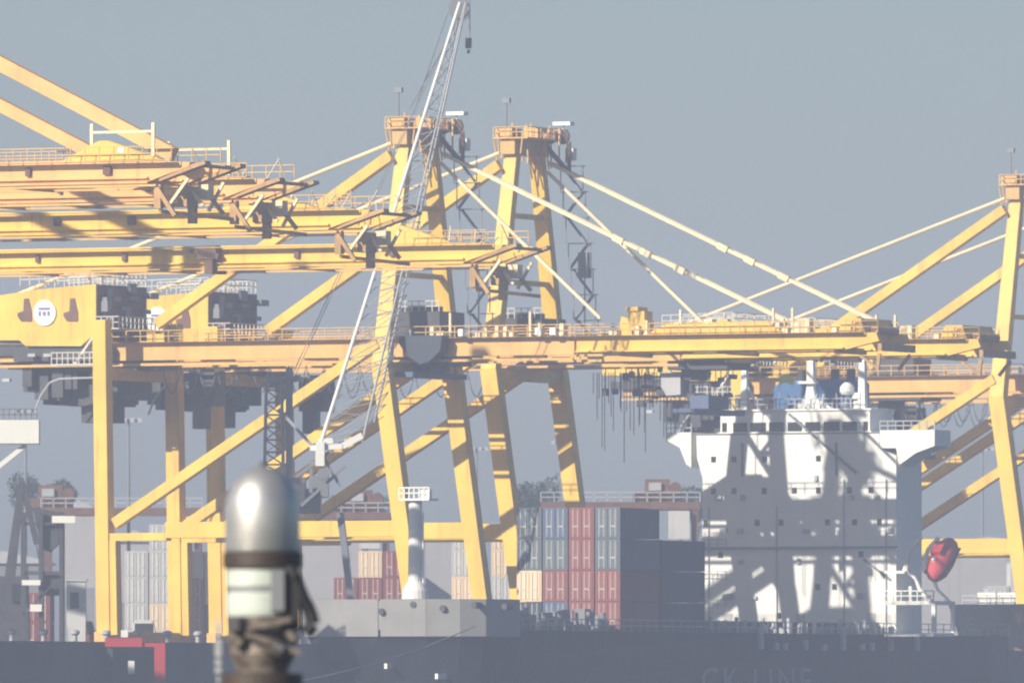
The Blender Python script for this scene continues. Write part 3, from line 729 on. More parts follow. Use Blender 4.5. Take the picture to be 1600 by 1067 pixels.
# bridge wings
for poly, y1 in (([(X(1055), Z(672)), (X(1094), Z(672)), (X(1094), Z(728)), (X(1086), Z(722)), (X(1076), Z(696)), (X(1055), Z(684))], 3.2),
             ([(X(1387), Z(672)), (X(1471), Z(672)), (X(1471), Z(697)), (X(1442), Z(708)), (X(1416), Z(727)), (X(1412), Z(700)), (X(1387), Z(700))], 3.6)):
    o = MB().prism(poly, SY-0.3, SY+y1).build('bridge_wing', 'white', ship)
    xs = [p_[0] for p_ in poly]; MB().railing((min(xs), SY-0.25, Z(672)), (max(xs), SY-0.25, Z(672)), 0.9, 0.8, 0.05).build('wing_railing', 'grey', o)
# masts on the roof
XM = lambda px: XD(px, 2.2)
def mast(px, w_, top, y, name='radar_mast'):
    o = MB().beam((XM(px), y, Z(637)), (XM(px), y, Z(top)), w_, w_, w_*0.7, w_*0.7).build(name, 'white', ship); return o
o = mast(1178, 0.75, 574, SY+2); m = MB().beam((XM(1178)+0.3, SY+2, Z(600)), (XM(1200), SY+2, Z(637)), 0.2, 0.2).box(XM(1160), XM(1182), SY+1.6, SY+2.4, Z(616), Z(613)).box(XM(1165), XM(1172), SY+1.6, SY+2.4, Z(634), Z(618)); m.build('mast_bracket', 'white', o)
o = mast(1278, 0.85, 558, SY+2.5); m = MB().prism([(XM(1245), Z(637)), (XM(1314), Z(637)), (XM(1286), Z(619)), (XM(1283), Z(600)), (XM(1273), Z(600)), (XM(1270), Z(619))], SY+2.2, SY+2.8); m.box(XM(1262), XM(1292), SY+1.6, SY+2.0, Z(597), Z(593)); m.build('mast_bracket', 'white', o)
o = mast(1361, 0.8, 557, SY+2); m = MB().beam((XM(1361), SY+2, Z(560)), (XM(1384), SY+2, Z(552)), 0.2, 0.25).tube((XM(1354), SY+2, Z(625)), (XM(1354), SY+2, Z(637)), 0.5).box(XM(1348), XM(1360), SY+1.5, SY+2, Z(622), Z(612)); m.build('mast_bracket', 'white', o)
m = MB(); rnd = random.Random(3)
for k in range(34):
    px = rnd.uniform(1137, 1365); m.beam((XM(px), SY+rnd.uniform(0.5, 5), Z(637)), (XM(px), SY+2, Z(637-rnd.uniform(8, 26))), 0.10, 0.10)
m.railing((XM(1135), SY+0.5, Z(637)), (XM(1367), SY+0.5, Z(637)), 1.0, 1.0, 0.04)
m.build('roof_fittings', 'grey', br)
MB().lathe([(0.55, 0), (0.75, 0.3), (0.7, 0.8), (0.3, 1.2)], (XM(1340), SY+1.5, Z(615)), 16).build('radome', 'white', br)
# signal flag
m = MB().prism([(X(1214), Z(585)), (X(1226), Z(580)), (X(1238), Z(590)), (X(1235), Z(600)), (X(1224), Z(594)), (X(1213), Z(598))], SY+2.4, SY+2.45)
mf = mat('flag_yellow_green', (0.55, 0.62, 0.10), 0.8); m.build('signal_flag', mf, ship)
MB().path([(X(1214), SY+2.42, Z(637)), (X(1214), SY+2.42, Z(572))], 0.04).build('flag_halyard', 'grey', ship)
# funnel behind
XQ = lambda px: XD(px, 8)
f1 = MB().prism([(XQ(1222), Z(720)), (XQ(1345), Z(720)), (XQ(1345), Z(592)), (XQ(1330), Z(588)), (XQ(1236), Z(588)), (XQ(1222), Z(600))], SY+8, SY+12.5).build('funnel', 'blue', ship, 0.2)
m = MB()
for px in (1248, 1300, 1325): m.tube((XQ(px), SY+11, Z(590)), (XQ(px), SY+11, Z(570)), 0.45, n=14)
m.build('exhaust_pipe', 'dark', f1)
# starboard outer platform, lifeboat davit
XP = lambda px: XD(px, -2.6)
m = MB().box(HB+0.05, XP(1470), SY-3, SY+2, Z(945), Z(939)).beam((XP(1468), SY-2.8, Z(944)), (XP(1468), SY-2.8, Z(988)), 0.34, 0.42).beam((XP(1468), SY+1.8, Z(944)), (XP(1468), SY+1.8, Z(988)), 0.3, 0.35)
m.box(HB+0.05, XP(1468), SY-3, SY+2, Z(994), Z(989)).railing((HB+0.1, SY-2.9, Z(939)), (XP(1468), SY-2.9, Z(939)), 1.0, 0.8, 0.05)
m.box(HB+0.05, XP(1424), SY-3, SY-2.2, Z(896), Z(892)).beam((XP(1432), SY-2.8, Z(939)), (XP(1432), SY-2.8, Z(916)), 0.3, 0.3)
m.build('boat_platform', 'white', ship)
xq = X(1428)
m = MB()
for y in (SY-2.4, SY+1.8):
    m.path([(XP(1420), y, Z(893)), (XP(1426), y, Z(870)), (XP(1430), y, Z(858)), (XP(1446), y, Z(840))], 0.24, 8)
    m.path([(XP(1425), y, Z(866)), (XP(1426), y, Z(893)), (XP(1438), y, Z(904)), (XP(1444), y, Z(922)), (XP(1462), y, Z(940))], 0.22, 8)
m.build('davit', 'white', ship)
# lifeboat
lb = empty('lifeboat', S.o + Vector(((X(1462)+2.2)*CS + (SY-1.9)*SN, -(X(1462)+2.2)*SN + (SY-1.9)*CS, Z(876))), -TH)
m = MB(); 
prof = [(-3.1, 0.1), (-2.6, 0.75), (-1.6, 1.15), (0, 1.25), (1.6, 1.15), (2.6, 0.75), (3.1, 0.1)]
rings = []
for y, r in prof:
    rings.append([m.bm.verts.new((r*1.0*math.cos(t), y, (0.95 if math.sin(t) < 0 else 1.15)*r*math.sin(t))) for t in [2*math.pi*i/20 for i in range(20)]])
for a, b_ in zip(rings[:-1], rings[1:]):
    for i in range(20): m.bm.faces.new((a[i], a[(i+1)%20], b_[(i+1)%20], b_[i]))
m.bm.faces.new(rings[0][::-1]); m.bm.faces.new(rings[-1])
o = m.build('hull', 'lred', lb, smooth=True); o.rotation_euler = (R(38), 0, 0); 
MB().box(-0.55, 0.55, -0.9, 0.9, 1.2, 1.75).build('canopy_hatch', 'red', o); MB().lathe([(0.22, 0), (0.22, 0.25), (0.1, 0.35)], (0, -1.6, 1.2)).build('hatch_light', 'white', o)
MB().box(-1.28, 1.28, -2.0, 2.0, -0.10, 0.06).build('rubbing_strake', 'dark', o)
tag(lb, 'red covered lifeboat hung tilted on white davits beside the bridge house', 'lifeboat')
# cargo on deck
COLS = [9.1, 6.35, 3.6, 0.85]; TH_ = 2.97
def container_mesh(L, W_=2.58, H=2.90):
    m = MB().box(-W_/2, W_/2, 0, L, 0, H)
    return m
def make_container(L, matn, label, group, ends=True):
    root = empty('shipping_container')
    W_, H = 2.60, 2.92
    m = MB()
    # corrugated body
    n_ = int(L/0.6); m.box(-W_/2+0.06, W_/2-0.06, 0.06, L-0.06, 0.05, H-0.05)
    for sx in (-1, 1):
        for i in range(n_):
            y = 0.25 + i*(L-0.5)/n_; m.box(sx*(W_/2-0.06)-0.02, sx*(W_/2-0.06)+0.02, y, y+0.28, 0.2, H-0.2)
    m.build('body', matn, root)
    m = MB()
    for sx in (-1, 1):
        for y in (0, L-0.14):
            x = sx*(W_/2-0.07); m.box(x-0.07, x+0.07, y, y+0.14, 0, H)
    for z in (0, H-0.16):
        m.box(-W_/2+0.14, W_/2-0.14, 0, 0.12, z, z+0.16).box(-W_/2+0.14, W_/2-0.14, L-0.12, L, z, z+0.16)
        for sx in (-1, 1): x = sx*(W_/2-0.05); m.box(x-0.05, x+0.05, 0.14, L-0.14, z, z+0.12)
    m.build('corner_frame', matn, root)
    if ends:
        for sx in (-1, 1):
            MB().box(min(sx*0.04, sx*1.12), max(sx*0.04, sx*1.12), -0.02, 0.057, 0.2, H-0.2).build('door', matn, root)
        m = MB()
        for x in (-0.85, -0.35, 0.35, 0.85): m.tube((x, -0.06, 0.15), (x, -0.06, H-0.15), 0.045, n=6)
        for x in (-0.6, 0.6): m.box(x-0.28, x+0.28, -0.09, -0.03, 1.1, 1.2)
        m.build('locking_bar', 'rail', root)
    tag(root, label, 'container', group); return root
GRP = 'containers stacked on the ship deck'
def put(o, x, y, z): o.location = S.o + Vector((x*CS+y*SN, -x*SN+y*CS, z)); o.rotation_euler = (0, 0, -TH)
Z0 = DK + 0.02 - 0.05; YB = 23.5
cnames = {'c_teal': 'grey blue', 'c_blue': 'dull blue', 'c_red': 'red', 'c_cream': 'cream', 'c_navy': 'dark navy'}
GRID = [['c_red','c_red','c_teal','c_teal'], ['c_red','c_red','c_red','c_red'], ['c_blue','c_red','c_teal','c_blue'], ['c_navy','c_cream','c_teal','c_teal']]
colname = ['outermost right', 'second from right', 'third from right', 'leftmost']
tiername = ['bottom', 'second', 'third', 'top']
DK0 = DK + 1.12 - 0.0
DK0 = CZ + (HOR-989)*0.0606
# hatch cover is below the boxes
protos = {}
for c in range(4):
    for t in range(4):
        mn = GRID[c][t]
        # the column order in GRID is right to left
        lab = f'{cnames[mn]} container, {tiername[t]} tier, {colname[c]} column of the ship deck stack'
        if mn not in protos: o = protos[mn] = make_container(8.7, mn, lab, GRP)
        else: o = copy_tree(protos[mn]); o['label'] = lab
        put(o, COLS[c], YB, DK0 + 0.06 + t*TH_)
pb = None
for c in range(4):
    for t in range(3):
        lab = f'dark container behind the front stack, {tiername[t]} tier, {colname[c]} column'
        if pb is None: o = pb = make_container(9.7, 'c_navy', lab, GRP)
        else: o = copy_tree(pb); o['label'] = lab
        put(o, COLS[c], YB+9.2, DK0 + 0.06 + t*TH_)

# mooring line
ml = MB(); a = S.o + Vector((9.6*CS - 10*SN*0 + 3*SN, -9.6*SN + 3*CS, DK+0.2)); 
pts = []
p0 = world_at(742, 978, 1160); p1 = world_at(452, 1066, 1120)
for i in range(17):
    t = i/16; p = p0.lerp(p1, t); p.z -= 1.0*(1-(2*t-1)**2)*0.6; pts.append(p)
ml.path(pts, 0.06, 5); tag(ml.build('mooring_line', 'mgrey'), 'thin grey mooring line sagging across the dark bow', 'rope')

# ------------------------------------------------------------------ second ship at the right edge
S2 = Vector(((1640-800)*1330/F, 1330, 0))
sh2 = empty('cargo_ship', S2, -TH); m = MB(); hull_mesh(m.bm, 90, 11.5, 12.6, 6.5); m.build('hull', 'hull', sh2)
def X2(px): return ((px-800)*1322/F - S2.x)/CS
m = MB()
zz = 12.6
for a, b_ in ((1510, 1538), (1541, 1571), (1589, 1640)): m.box(X2(a), X2(b_), 4, 6, zz+0.003, zz+1.3)
build_split(m, 'deck_locker', 'white', sh2)
m = MB().railing((X2(1490), 3.5, zz), (X2(1660), 3.5, zz), 1.0, 1.4, 0.05)
for px in (1505, 1520, 1575, 1596): m.box(X2(px)-0.3, X2(px)+0.3, -0.6, 2, zz-1.6, zz-0.9)
m.build('deck_railing', 'grey', sh2)
MB().box(-8, 8, 60, 75, zz+0.003, zz+9).build('deckhouse', 'shed', sh2)
tag(sh2, 'dark hulled cargo ship at the right edge with white lockers on deck', 'ship')

# ------------------------------------------------------------------ background: yard cranes, sheds, stacks, trees
def yard_crane(pxl, pxr, ytop, Y, label, trolley_px, mirror=False):
    c = world_at((pxl+pxr)/2, 1000, Y); root = empty('yard_gantry_crane', (c.x, Y, QZ)); s = Y/F
    L = lambda px: (px-800)*s - c.x
    zt = CZ + (HOR-ytop)*s - QZ
    for v in (0, 7.0): MB().box(L(pxl), L(pxr), v, v+0.9, zt-0.85, zt).build('gantry_beam', 'brown', root)
    for x in (L(pxl)+0.3, L(pxr)-0.9):
        for v in (0.1, 7.1): MB().box(x, x+0.7, v, v+0.7, 0.8, zt-0.853).build('leg', 'brown', root)
    m = MB()
    for x in (L(pxl)+0.3, L(pxr)-0.9):
        m.box(x, x+0.7, 0.803, 7.1-.003, 1.0, 1.7)
        for v in (0.4, 7.4): m.tube((x, v, 0.6), (x+0.6, v, 0.6), 0.6, n=12)
    build_split(m, 'wheel_set', 'dark', root)
    tx = L(trolley_px)
    m = MB().box(tx-2.6, tx+2.6, 0.5, 7.2, zt+0.02, zt+1.1).box(tx-1.2, tx+1.6, 1, 6, zt+1.1, zt+2.6).tube((tx+2.2, 1, zt+1.6), (tx+2.2, 6, zt+1.6), 0.7, n=12)
    tr = m.build('trolley', 'brown', root); 
    MB().box(tx-0.8, tx+0.6, 0.6, 1.0, zt+1.3, zt+2.2).build('cab_window', 'grey', tr)
    MB().railing((L(pxl), 0.1, zt), (L(pxr), 0.1, zt), 1.1, 1.4, 0.06).build('walkway_railing', 'grey', root)
    MB().box(L(pxr)-3.6, L(pxr)-1.2, -0.6, -0.003, zt-4.2, zt-1.0).build('electric_house', 'c_white', root)
    tag(root, label, 'yard crane', 'container yard cranes behind the quay'); return root
yard_crane(845, 1094, 784, 1420, 'brown red yard crane with trolley and pale box, left of the white bridge house', 1025)
yard_crane(64, 316, 793, 1440, 'brown red yard crane seen between the yellow landside legs at left', 76)
yard_crane(360, 610, 800, 1450, 'brown red yard crane behind the silver beacon and the white mast', 560)
m = world_at(1058, 815, 1400); eh = empty('control_cabin', (m.x, 1400, QZ))
s14 = 1400/F
eh_z = CZ + (HOR-846)*s14 - QZ
# warehouse row
def shed(px0, px1, ytop, Y, D, label, matn='shed'):
    s = Y/F; c = (px0+px1)/2; root = empty('warehouse', ((c-800)*s, Y, QZ)); hw = (px1-px0)/2*s; zt = CZ + (HOR-ytop)*s - QZ
    MB().box(-hw, hw, 0, D, 0, zt).build('wall', matn, root)
    MB().prism([(-hw-0.4, zt+0.003), (hw+0.4, zt+0.003), (hw+0.4, zt+0.3), (0, zt+1.5), (-hw-0.4, zt+0.3)], -0.4, D+0.4).build('roof', 'grey', root)
    n_ = max(1, int(2*hw/9))
    for i in range(n_):
        x = -hw + (i+0.5)*2*hw/n_; MB().box(x-2, x+2, -0.05, -0.003, 0.01, zt*0.5).build('door', 'mgrey', root)
    tag(root, label, 'warehouse', 'hazy warehouses behind the yard'); return root
shed(470, 566, 838, 1560, 30, 'pale grey warehouse between the beacon and the white foremast')
shed(665, 716, 842, 1570, 30, 'pale grey warehouse right of the white foremast')
shed(95, 150, 800, 1600, 30, 'tall grey warehouse just left of the front yellow leg')
shed(184, 236, 846, 1580, 30, 'pale warehouse between the two front yellow legs')
shed(1452, 1640, 856, 1620, 34, 'wide grey warehouse behind the second ship at the right')
shed(-60, 70, 880, 1500, 25, 'low dark grey warehouse at the left edge', 'mgrey')
bpy.data.objects.remove(eh)
# far container stacks (seen end-on): one source box per colour
GY = 'stacked containers in the far yard'
src = {}
names = {'c_white': 'pale grey', 'c_red': 'red', 'c_orange': 'orange', 'c_teal': 'grey blue', 'c_blue': 'blue', 'c_cream': 'cream', 'c_green': 'green'}
def far_stack(px, ybase_rows, Y, cols, place_txt, palette, seed):
    rnd = random.Random(seed); s = Y/F
    for c in range(cols):
        rows = ybase_rows - (rnd.random() < 0.35)
        for t in range(rows):
            mn = rnd.choice(palette)
            if mn not in src: o = src[mn] = make_container(12.2, mn, 'x', GY)
            else: o = copy_tree(src[mn])
            ord_c = ['first','second','third','fourth','fifth','sixth','seventh','eighth'][c]; ord_t = ['ground tier','second tier','third tier','fourth tier','fifth tier'][t]
            o['label'] = f'{names[mn]} container, {ord_t}, {ord_c} column of far stack {place_txt}'
            o.location = ((px-800)*s + c*2.75, Y, QZ+0.02 + t*2.95); o.rotation_euler = (0, 0, 0)
far_stack(213, 5, 1400, 2, 'between the front yellow legs', ['c_white','c_white','c_cream'], 1)
far_stack(300, 4, 1405, 2, 'right of the orange second leg', ['c_orange','c_cream','c_red'], 2)
far_stack(540, 4, 1400, 3, 'between beacon and foremast', ['c_white','c_white','c_cream','c_red'], 3)
far_stack(600, 3, 1402, 1, 'just left of the foremast', ['c_red','c_white'], 4)
far_stack(724, 5, 1395, 1, 'behind the orange portal beam', ['c_white','c_cream'], 5)
far_stack(786, 5, 1390, 1, 'beside the ship container stack', ['c_cream','c_white'], 6)
far_stack(1560, 4, 1500, 2, 'above the second ship', ['c_white','c_teal'], 8)
far_stack(15, 2, 1260, 2, 'at the left edge on the quay', ['c_red','c_orange'], 11)

# ---- things on the quay at the left
def at_l(px, py, Y=1150): return world_at(px, py, Y)
# hopper with funnel
c = at_l(70, 1000, 1230); hp = empty('grab_hopper', (c.x, 1230, QZ)); s = 1230/F
Lh = lambda px: (px-70)*s
Zh = lambda py: CZ+(HOR-py)*s-QZ
MB().prism([(Lh(50), Zh(792)), (Lh(92), Zh(800)), (Lh(92), Zh(848)), (Lh(78), Zh(862)), (Lh(66), Zh(858))], 0, 3).build('funnel', 'dark', hp)
m = MB()
for px in (36, 64, 96):
    for v in (-0.5, 3.3): m.box(Lh(px)-0.2, Lh(px)+0.2, v-.2, v+.2, 0, Zh(800))
m.box(Lh(34), Lh(98), -0.5, -0.2, Zh(898), Zh(892)).box(Lh(34), Lh(98), -0.5, -0.2, Zh(820), Zh(816)).beam((Lh(36), -0.6, Zh(960)), (Lh(96), -0.6, Zh(900)), 0.2, 0.2).box(Lh(64), Lh(97), 0, 3, Zh(930), Zh(895))
m.build('frame', 'dark', hp)
m = MB().box(Lh(35), Lh(64), -1.4, -0.9, Zh(914), Zh(906)).box(Lh(48), Lh(66), -1.4, -0.9, Zh(955), Zh(944)).box(Lh(82), Lh(118), -1.4, -0.9, Zh(817), Zh(806))
build_split(m, 'floodlight', 'white', hp)
tag(hp, 'dark steel hopper frame with funnel, left of the front yellow leg', 'hopper')
# harbour jib arm dark, at the far left
c = at_l(15, 1000, 1240); hb = empty('excavator', (c.x, 1240, QZ)); s2_ = 1240/F
Lb = lambda px: (px-15)*s2_
Zb_ = lambda py: CZ+(HOR-py)*s2_-QZ
MB().beam((Lb(12), 0, Zb_(930)), (Lb(34), 0, Zb_(752)), 1.0, 1.1, 0.6, 0.6).build('arm', 'dark', hb)
MB().box(Lb(-12), Lb(44), -1.5, 2, Zb_(965), Zb_(900)).build('body', 'dark', hb)
MB().box(Lb(20), Lb(40), -1.8, -1.503, Zb_(940), Zb_(912)).build('cab', 'glass', hb)
m = MB()
for v in (-1.6, 1.4): m.box(Lb(-16), Lb(46), v, v+0.7, 0.0, Zb_(965)-0.003)
m.build('track', 'dark', hb)
MB().beam((Lb(34), 0, Zb_(752)), (Lb(58), 0, Zb_(850)), 0.5, 0.6).build('stick', 'dark', hb)
tag(hb, 'dark material handler with raised arm at the left edge of the quay', 'excavator')
# white cabin with a strut at the left edge
c = at_l(-40, 1000, 1140); wc = empty('harbour_office', (c.x, 1140, QZ)); s3 = 1140/F
Lw = lambda px: (px+40)*s3
Zw = lambda py: CZ+(HOR-py)*s3-QZ
MB().box(Lw(-160), Lw(-30), 0, 6, 0, Zw(640)).build('tower', 'shed', wc)
MB().box(Lw(-30)+0.003, Lw(61), 0.2, 3.2, Zw(693), Zw(656)).build('cabin', 'white', wc, 0.05)
MB().beam((Lw(-30), 1, Zw(750)), (Lw(40), 1, Zw(694)), 0.3, 0.42).build('strut', 'white', wc)
m = MB().railing((Lw(-30), 0.3, Zw(656)), (Lw(58), 0.3, Zw(656)), 1.0, 0.5, 0.06); m.build('roof_railing', 'mgrey', wc)
tag(wc, 'bright white cabin on a slanting strut, sticking in from the left edge', 'cabin')
# low white kiosk and the red frame near the first leg
c = at_l(118, 1000, 1190); ko = empty('kiosk', (c.x, 1190, QZ)); s4 = 1190/F
Zk = lambda py: CZ+(HOR-py)*s4-QZ
MB().box(-0.85, 0.95, 0, 2.5, 0, Zk(908)).build('wall', 'c_white', ko); MB().box(-1.0, 1.1, -0.15, 2.65, Zk(908)+0.003, Zk(904)).build('roof', 'grey', ko)
MB().box(-0.5, 0.3, -0.06, -0.003, Zk(950), Zk(925)).build('window', 'glass', ko)
tag(ko, 'narrow pale kiosk left of the front yellow leg', 'kiosk')
c = at_l(205, 1000, 1130); rf = empty('gangway_frame', (c.x, 1130, 0)); s5 = 1130/F
Lr = lambda px: (px-205)*s5
Zr = lambda py: CZ+(HOR-py)*s5
MB().box(Lr(164), Lr(222), 0, 1.2, Zr(1010), Zr(996)).build('crossbar', 'red', rf)
MB().box(Lr(241), Lr(258), 0.1, 1.1, -1, Zr(1004)).build('post', 'red', rf)
MB().box(Lr(223), Lr(258), 0.2, 1.0, Zr(1010), Zr(1004)).build('bracket', 'red', rf)
m = MB().box(Lr(189), Lr(200), -0.1, 0.6, Zr(995), Zr(984)).box(Lr(200), Lr(210), 0, 0.6, Zr(1052), Zr(1032)); m.build('lamp', 'white', rf)
MB().box(Lr(166), Lr(176), 0.2, 1.0, -1, Zr(1010)-0.003).build('post', 'dark', rf)
tag(rf, 'red steel frame with upright post below the two front yellow legs', 'frame')
# low clutter along the quay edge, each its own bollard
bol = None
for k, px in enumerate((6, 40, 62, 80, 95, 113, 132)):
    Yk = 1118 + k*6
    c = world_at(px, 1000, Yk)
    if bol is None:
        bol = empty('bollard'); MB().lathe([(0.35,0),(0.3,0.15),(0.22,0.3),(0.22,0.9),(0.42,1.05),(0.42,1.3),(0.2,1.42)], n=18).build('post', 'grey', bol)
        MB().lathe([(0.6,0),(0.6,0.08),(0.4,0.1)], n=18).build('base', 'dark', bol); o = bol
    else: o = copy_tree(bol)
    # on the quay surface, just inside its edge
    v = -60 + k*4.0; base = FA.o + Vector((7.3*CS + (-88+k*6)*SN, -7.3*SN + (-88+k*6)*CS, 0)); o.location = (base.x, base.y, QZ)
    tag(o, ['leftmost','second','third','fourth','fifth','sixth','rightmost'][k] + ' grey mooring bollard of the row on the quay edge', 'bollard', 'mooring bollards on the quay edge')

lm = None
for px, Y, ytop, where in ((201, 1450, 655, 'between the two front yellow legs'), (40, 1500, 640, 'near the dark material handler'), (880, 1650, 690, 'behind the ship deck containers'), (1535, 1650, 700, 'behind the second ship'), (745, 1700, 700, 'right of the foremast')):
    sY = Y/F; h_ = CZ+(HOR-ytop)*sY-QZ
    rt = empty('light_mast', ((px-800)*sY, Y, QZ))
    MB().tube((0,0,0), (0,0,h_), 0.28, 0.12, 8).build('mast', 'mgrey', rt)
    MB().box(-1.5, 1.5, -0.2, 0.2, h_-0.3, h_).build('crossarm', 'mgrey', rt)
    for dx in (-1.3, -0.45, 0.45, 1.3): MB().box(dx-0.25, dx+0.25, -0.5, -0.203, h_-0.35, h_+0.15).build('floodlight', 'grey', rt)
    tag(rt, 'tall thin grey light mast ' + where, 'light mast', 'light masts in the container yard')
# parked yard trucks on the quay
tk = None
for k, (px, Y, mn, txt) in enumerate(((225, 1225, 'c_white', 'pale'), (130, 1236, 'c_red', 'dull red'), (500, 1240, 'c_blue', 'blue'))):
    sY = Y/F; rt = empty('yard_truck', ((px-800)*sY, Y, QZ))
    MB().prism([(-1.1, 0.5), (1.1, 0.5), (1.1, 2.0), (0.8, 2.9), (-0.9, 2.9), (-1.1, 2.2)], 0, 2.3).build('cab', mn, rt, 0.05)
    MB().prism([(1.106, 1.7), (1.11, 1.7), (0.9, 2.6), (0.88, 2.6)], 0.3, 2.0).build('window', 'glass', rt)
    MB().box(-0.9, 0.9, -0.04, -0.003, 1.6, 2.6).build('windscreen', 'glass', rt)
    MB().box(-1.0, 9.5, 0.2, 2.2, 0.75, 1.0).build('chassis', 'dark', rt) if False else MB().box(-1.0, 1.0, 2.303, 11, 0.75, 1.0).build('chassis', 'dark', rt)
    for x in (-1.05, 0.75):
        for y in (0.7, 4.5, 9.5): MB().tube((x, y, 0.5), (x+0.3, y, 0.5), 0.5, n=16).build('wheel', 'rubber', rt)
    for x in (-0.8, 0.55): MB().box(x, x+0.25, -0.06, -0.003, 0.8, 1.0).build('headlight', 'white', rt)
    tag(rt, txt + ' yard truck parked ' + ('between the two front yellow legs', 'beside the narrow kiosk', 'behind the grey ship bow')[k], 'truck', 'yard trucks on the quay')
# trees far behind
def tree(px, Y, ytop, rad, label, seed):
    rnd = random.Random(seed); s = Y/F; root = empty('tree', ((px-800)*s, Y, QZ)); zt = CZ+(HOR-ytop)*s-QZ
    m = MB().tube((0,0,0), (0.3,0,zt*0.6), 0.45, 0.2, 8)
    for k in range(7): a = rnd.uniform(0, 6.28); m.tube((0.2,0,zt*0.5), (rad*0.6*math.cos(a), rad*0.6*math.sin(a), zt*0.8), 0.15, 0.05, 5)
    m.build('trunk', 'trunk', root)
    m = MB()
    cl = [(rnd.uniform(-rad, rad), rnd.uniform(-rad, rad), zt-rad*0.55+rnd.uniform(-0.5, 0.35)*rad, rnd.uniform(0.3, 0.55)*rad) for _ in range(14)]
    for k in range(2600):
        cx, cy, cz, cr = rnd.choice(cl); d = Vector((rnd.gauss(0,1), rnd.gauss(0,1), rnd.gauss(0,0.7))).normalized()*cr*rnd.uniform(0.6, 1.0)
        p = Vector((cx, cy, cz)) + d; a = Vector((rnd.gauss(0,1), rnd.gauss(0,1), rnd.gauss(0,1))).normalized()*0.28; b_ = a.orthogonal().normalized()*0.28
        m.bm.faces.new([m.bm.verts.new(p+a), m.bm.verts.new(p+b_), m.bm.verts.new(p-a)])
    m.build('crown', 'foliage', root); tag(root, label, 'tree', 'hazy trees beyond the yard')
tree(848, 1700, 752, 4.0, 'dark hazy tree between the second crane legs, above the ship containers', 1)
tree(62, 1690, 748, 3.6, 'dark hazy tree above the hopper at left', 2)
tree(1075, 1700, 764, 3.0, 'small hazy tree above the yard crane near the white bridge house', 3)
tree(560, 1720, 775, 3.4, 'hazy tree behind the braces left of the white foremast', 4)

# ------------------------------------------------------------------ foreground beacon (out of focus)
YB0 = 150.0; sb = YB0/F
c = world_at(410, 1067, YB0); bc = empty('beacon', (c.x, YB0, 0.0))
Xb = lambda px: (px-410)*sb
Zb2 = lambda py: CZ+(HOR-py)*sb
z0 = Zb2(862)
r0 = 59*sb
prof = [(r0*0.98, z0), (r0, z0+0.02)]
zc = Zb2(800)
prof += [(r0*0.99, zc)]
for i in range(1, 11):
    t = i/10*math.pi/2; prof.append((r0*0.99*math.cos(t)+0.001, zc + (Zb2(728)-zc)*math.sin(t)))
MB().lathe(prof, n=48).build('dome', 'chrome', bc, smooth=True)
MB().lathe([(0.03, 0), (0.03, 0.04), (0.012, 0.06)], (0,0,Zb2(729)), 12).build('lifting_eye', 'dark', bc)
MB().lathe([(r0*1.04, Zb2(887)), (r0*1.05, Zb2(884)), (r0*1.05, Zb2(866)), (r0*1.0, Zb2(862)-0.001)], n=48).build('collar', 'collar', bc)
body = MB().lathe([(r0*0.93, Zb2(962)), (r0*0.95, Zb2(955)), (r0*0.95, Zb2(928)), (r0*0.90, Zb2(925)), (r0*0.90, Zb2(918)), (r0*0.95, Zb2(915)), (r0*0.95, Zb2(889)), (r0*0.9, Zb2(887)-0.001)], n=48).build('lantern_body', 'mint', bc, smooth=False)
MB().lathe([(r0*0.905, Zb2(925)), (r0*0.91, Zb2(923)), (r0*0.91, Zb2(918)), (r0*0.905, Zb2(916))], n=48).build('groove_band', 'mgrey', bc)
MB().box(Xb(428), Xb(440), -0.42, -0.2, Zb2(955), Zb2(892)).build('hinge_plate', 'mint', bc)
m = MB()
m.path([(Xb(452), -0.30, Zb2(888)), (Xb(462), -0.36, Zb2(905)), (Xb(472), -0.34, Zb2(930)), (Xb(485), -0.3, Zb2(955)), (Xb(490), -0.3, Zb2(975)), (Xb(478), -0.3, Zb2(990))], 0.085, 12)
m.box(Xb(440), Xb(470), -0.42, -0.3, Zb2(985), Zb2(905))
m.build('cable_conduit', 'rubber', bc)
m = MB().box(Xb(424), Xb(446), -0.50, -0.3, Zb2(955), Zb2(890)); m.build('junction_box', 'mgrey', bc, 0.01)
m = MB().lathe([(r0*0.62, Zb2(1062)), (r0*0.72, Zb2(1040)), (r0*0.9, Zb2(1020)), (r0*0.86, Zb2(985)), (r0*0.9, Zb2(963))], n=32)
m.build('neck', 'rust', bc, smooth=False)
m = MB()
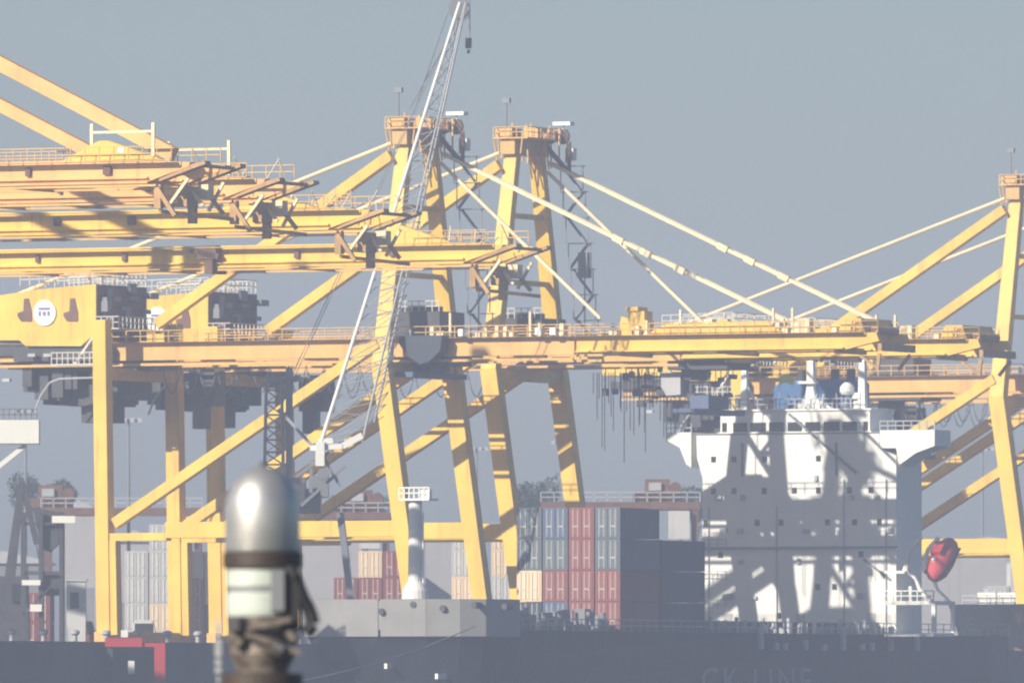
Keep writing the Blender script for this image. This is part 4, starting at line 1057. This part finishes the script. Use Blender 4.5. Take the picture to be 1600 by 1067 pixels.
for a, b_, r_ in (((364,990),(378,1008),0.10),((412,1005),(442,1016),0.10),((452,985),(462,1000),0.07)):
    m.tube((Xb(a[0]), -0.36, Zb2(a[1])), (Xb(b_[0]), -0.40, Zb2(b_[1])), r_, r_*0.8, n=14)
m.beam((Xb(372), -0.50, Zb2(983)), (Xb(455), -0.5, Zb2(968)), 0.06, 0.07).beam((Xb(385), -0.52, Zb2(990)), (Xb(470), -0.5, Zb2(1020)), 0.05, 0.07)
m.build('clamp', 'rust', bc)
m = MB().tube((Xb(430), -0.5, Zb2(1008)), (Xb(446), -0.55, Zb2(1016)), 0.06, n=12).tube((Xb(373), -0.5, Zb2(965)), (Xb(373), -0.5, Zb2(985)), 0.10, n=12)
m.build('bolt', 'dark', bc)
m = MB().lathe([(0.48, Zb2(1075)), (0.48, Zb2(1052)), (0.30, Zb2(1050))], n=32).lathe([(0.16, -4.0), (0.16, Zb2(1070))], n=24); m.build('pile', 'collar', bc)
m = MB()
for py in (978, 990, 1004, 1013, 1021, 1034, 1046): m.box(Xb(336), Xb(346), -0.1, 0.0, Zb2(py+4), Zb2(py-3))
m.beam((Xb(341), 0.03, Zb2(1066)), (Xb(341), 0.03, Zb2(965)), 0.03, 0.03).beam((Xb(341), 0.03, Zb2(1055)), (0, 0.03, Zb2(1058)), 0.03, 0.03)
m.build('step_ladder', 'grey', bc)
tag(bc, 'silver domed beacon with dark brown collar and pale green body on a rusty mount', 'beacon')

# ------------------------------------------------------------------ haze
hz = MB().box(-900, 900, -20, 3400, -10.5, 110); ho = hz.build('haze', 'grey')
hm = bpy.data.materials.new('haze_air'); hm.use_nodes = True; nt = hm.node_tree
nt.nodes.remove(nt.nodes['Principled BSDF']); pv = nt.nodes.new('ShaderNodeVolumePrincipled')
pv.inputs['Color'].default_value = (*HAZE_C, 1); pv.inputs['Density'].default_value = HAZE_D; pv.inputs['Anisotropy'].default_value = 0.0
nt.links.new(pv.outputs[0], nt.nodes['Material Output'].inputs['Volume'])
ho.data.materials.clear(); ho.data.materials.append(hm); tag(ho, kind='stuff')
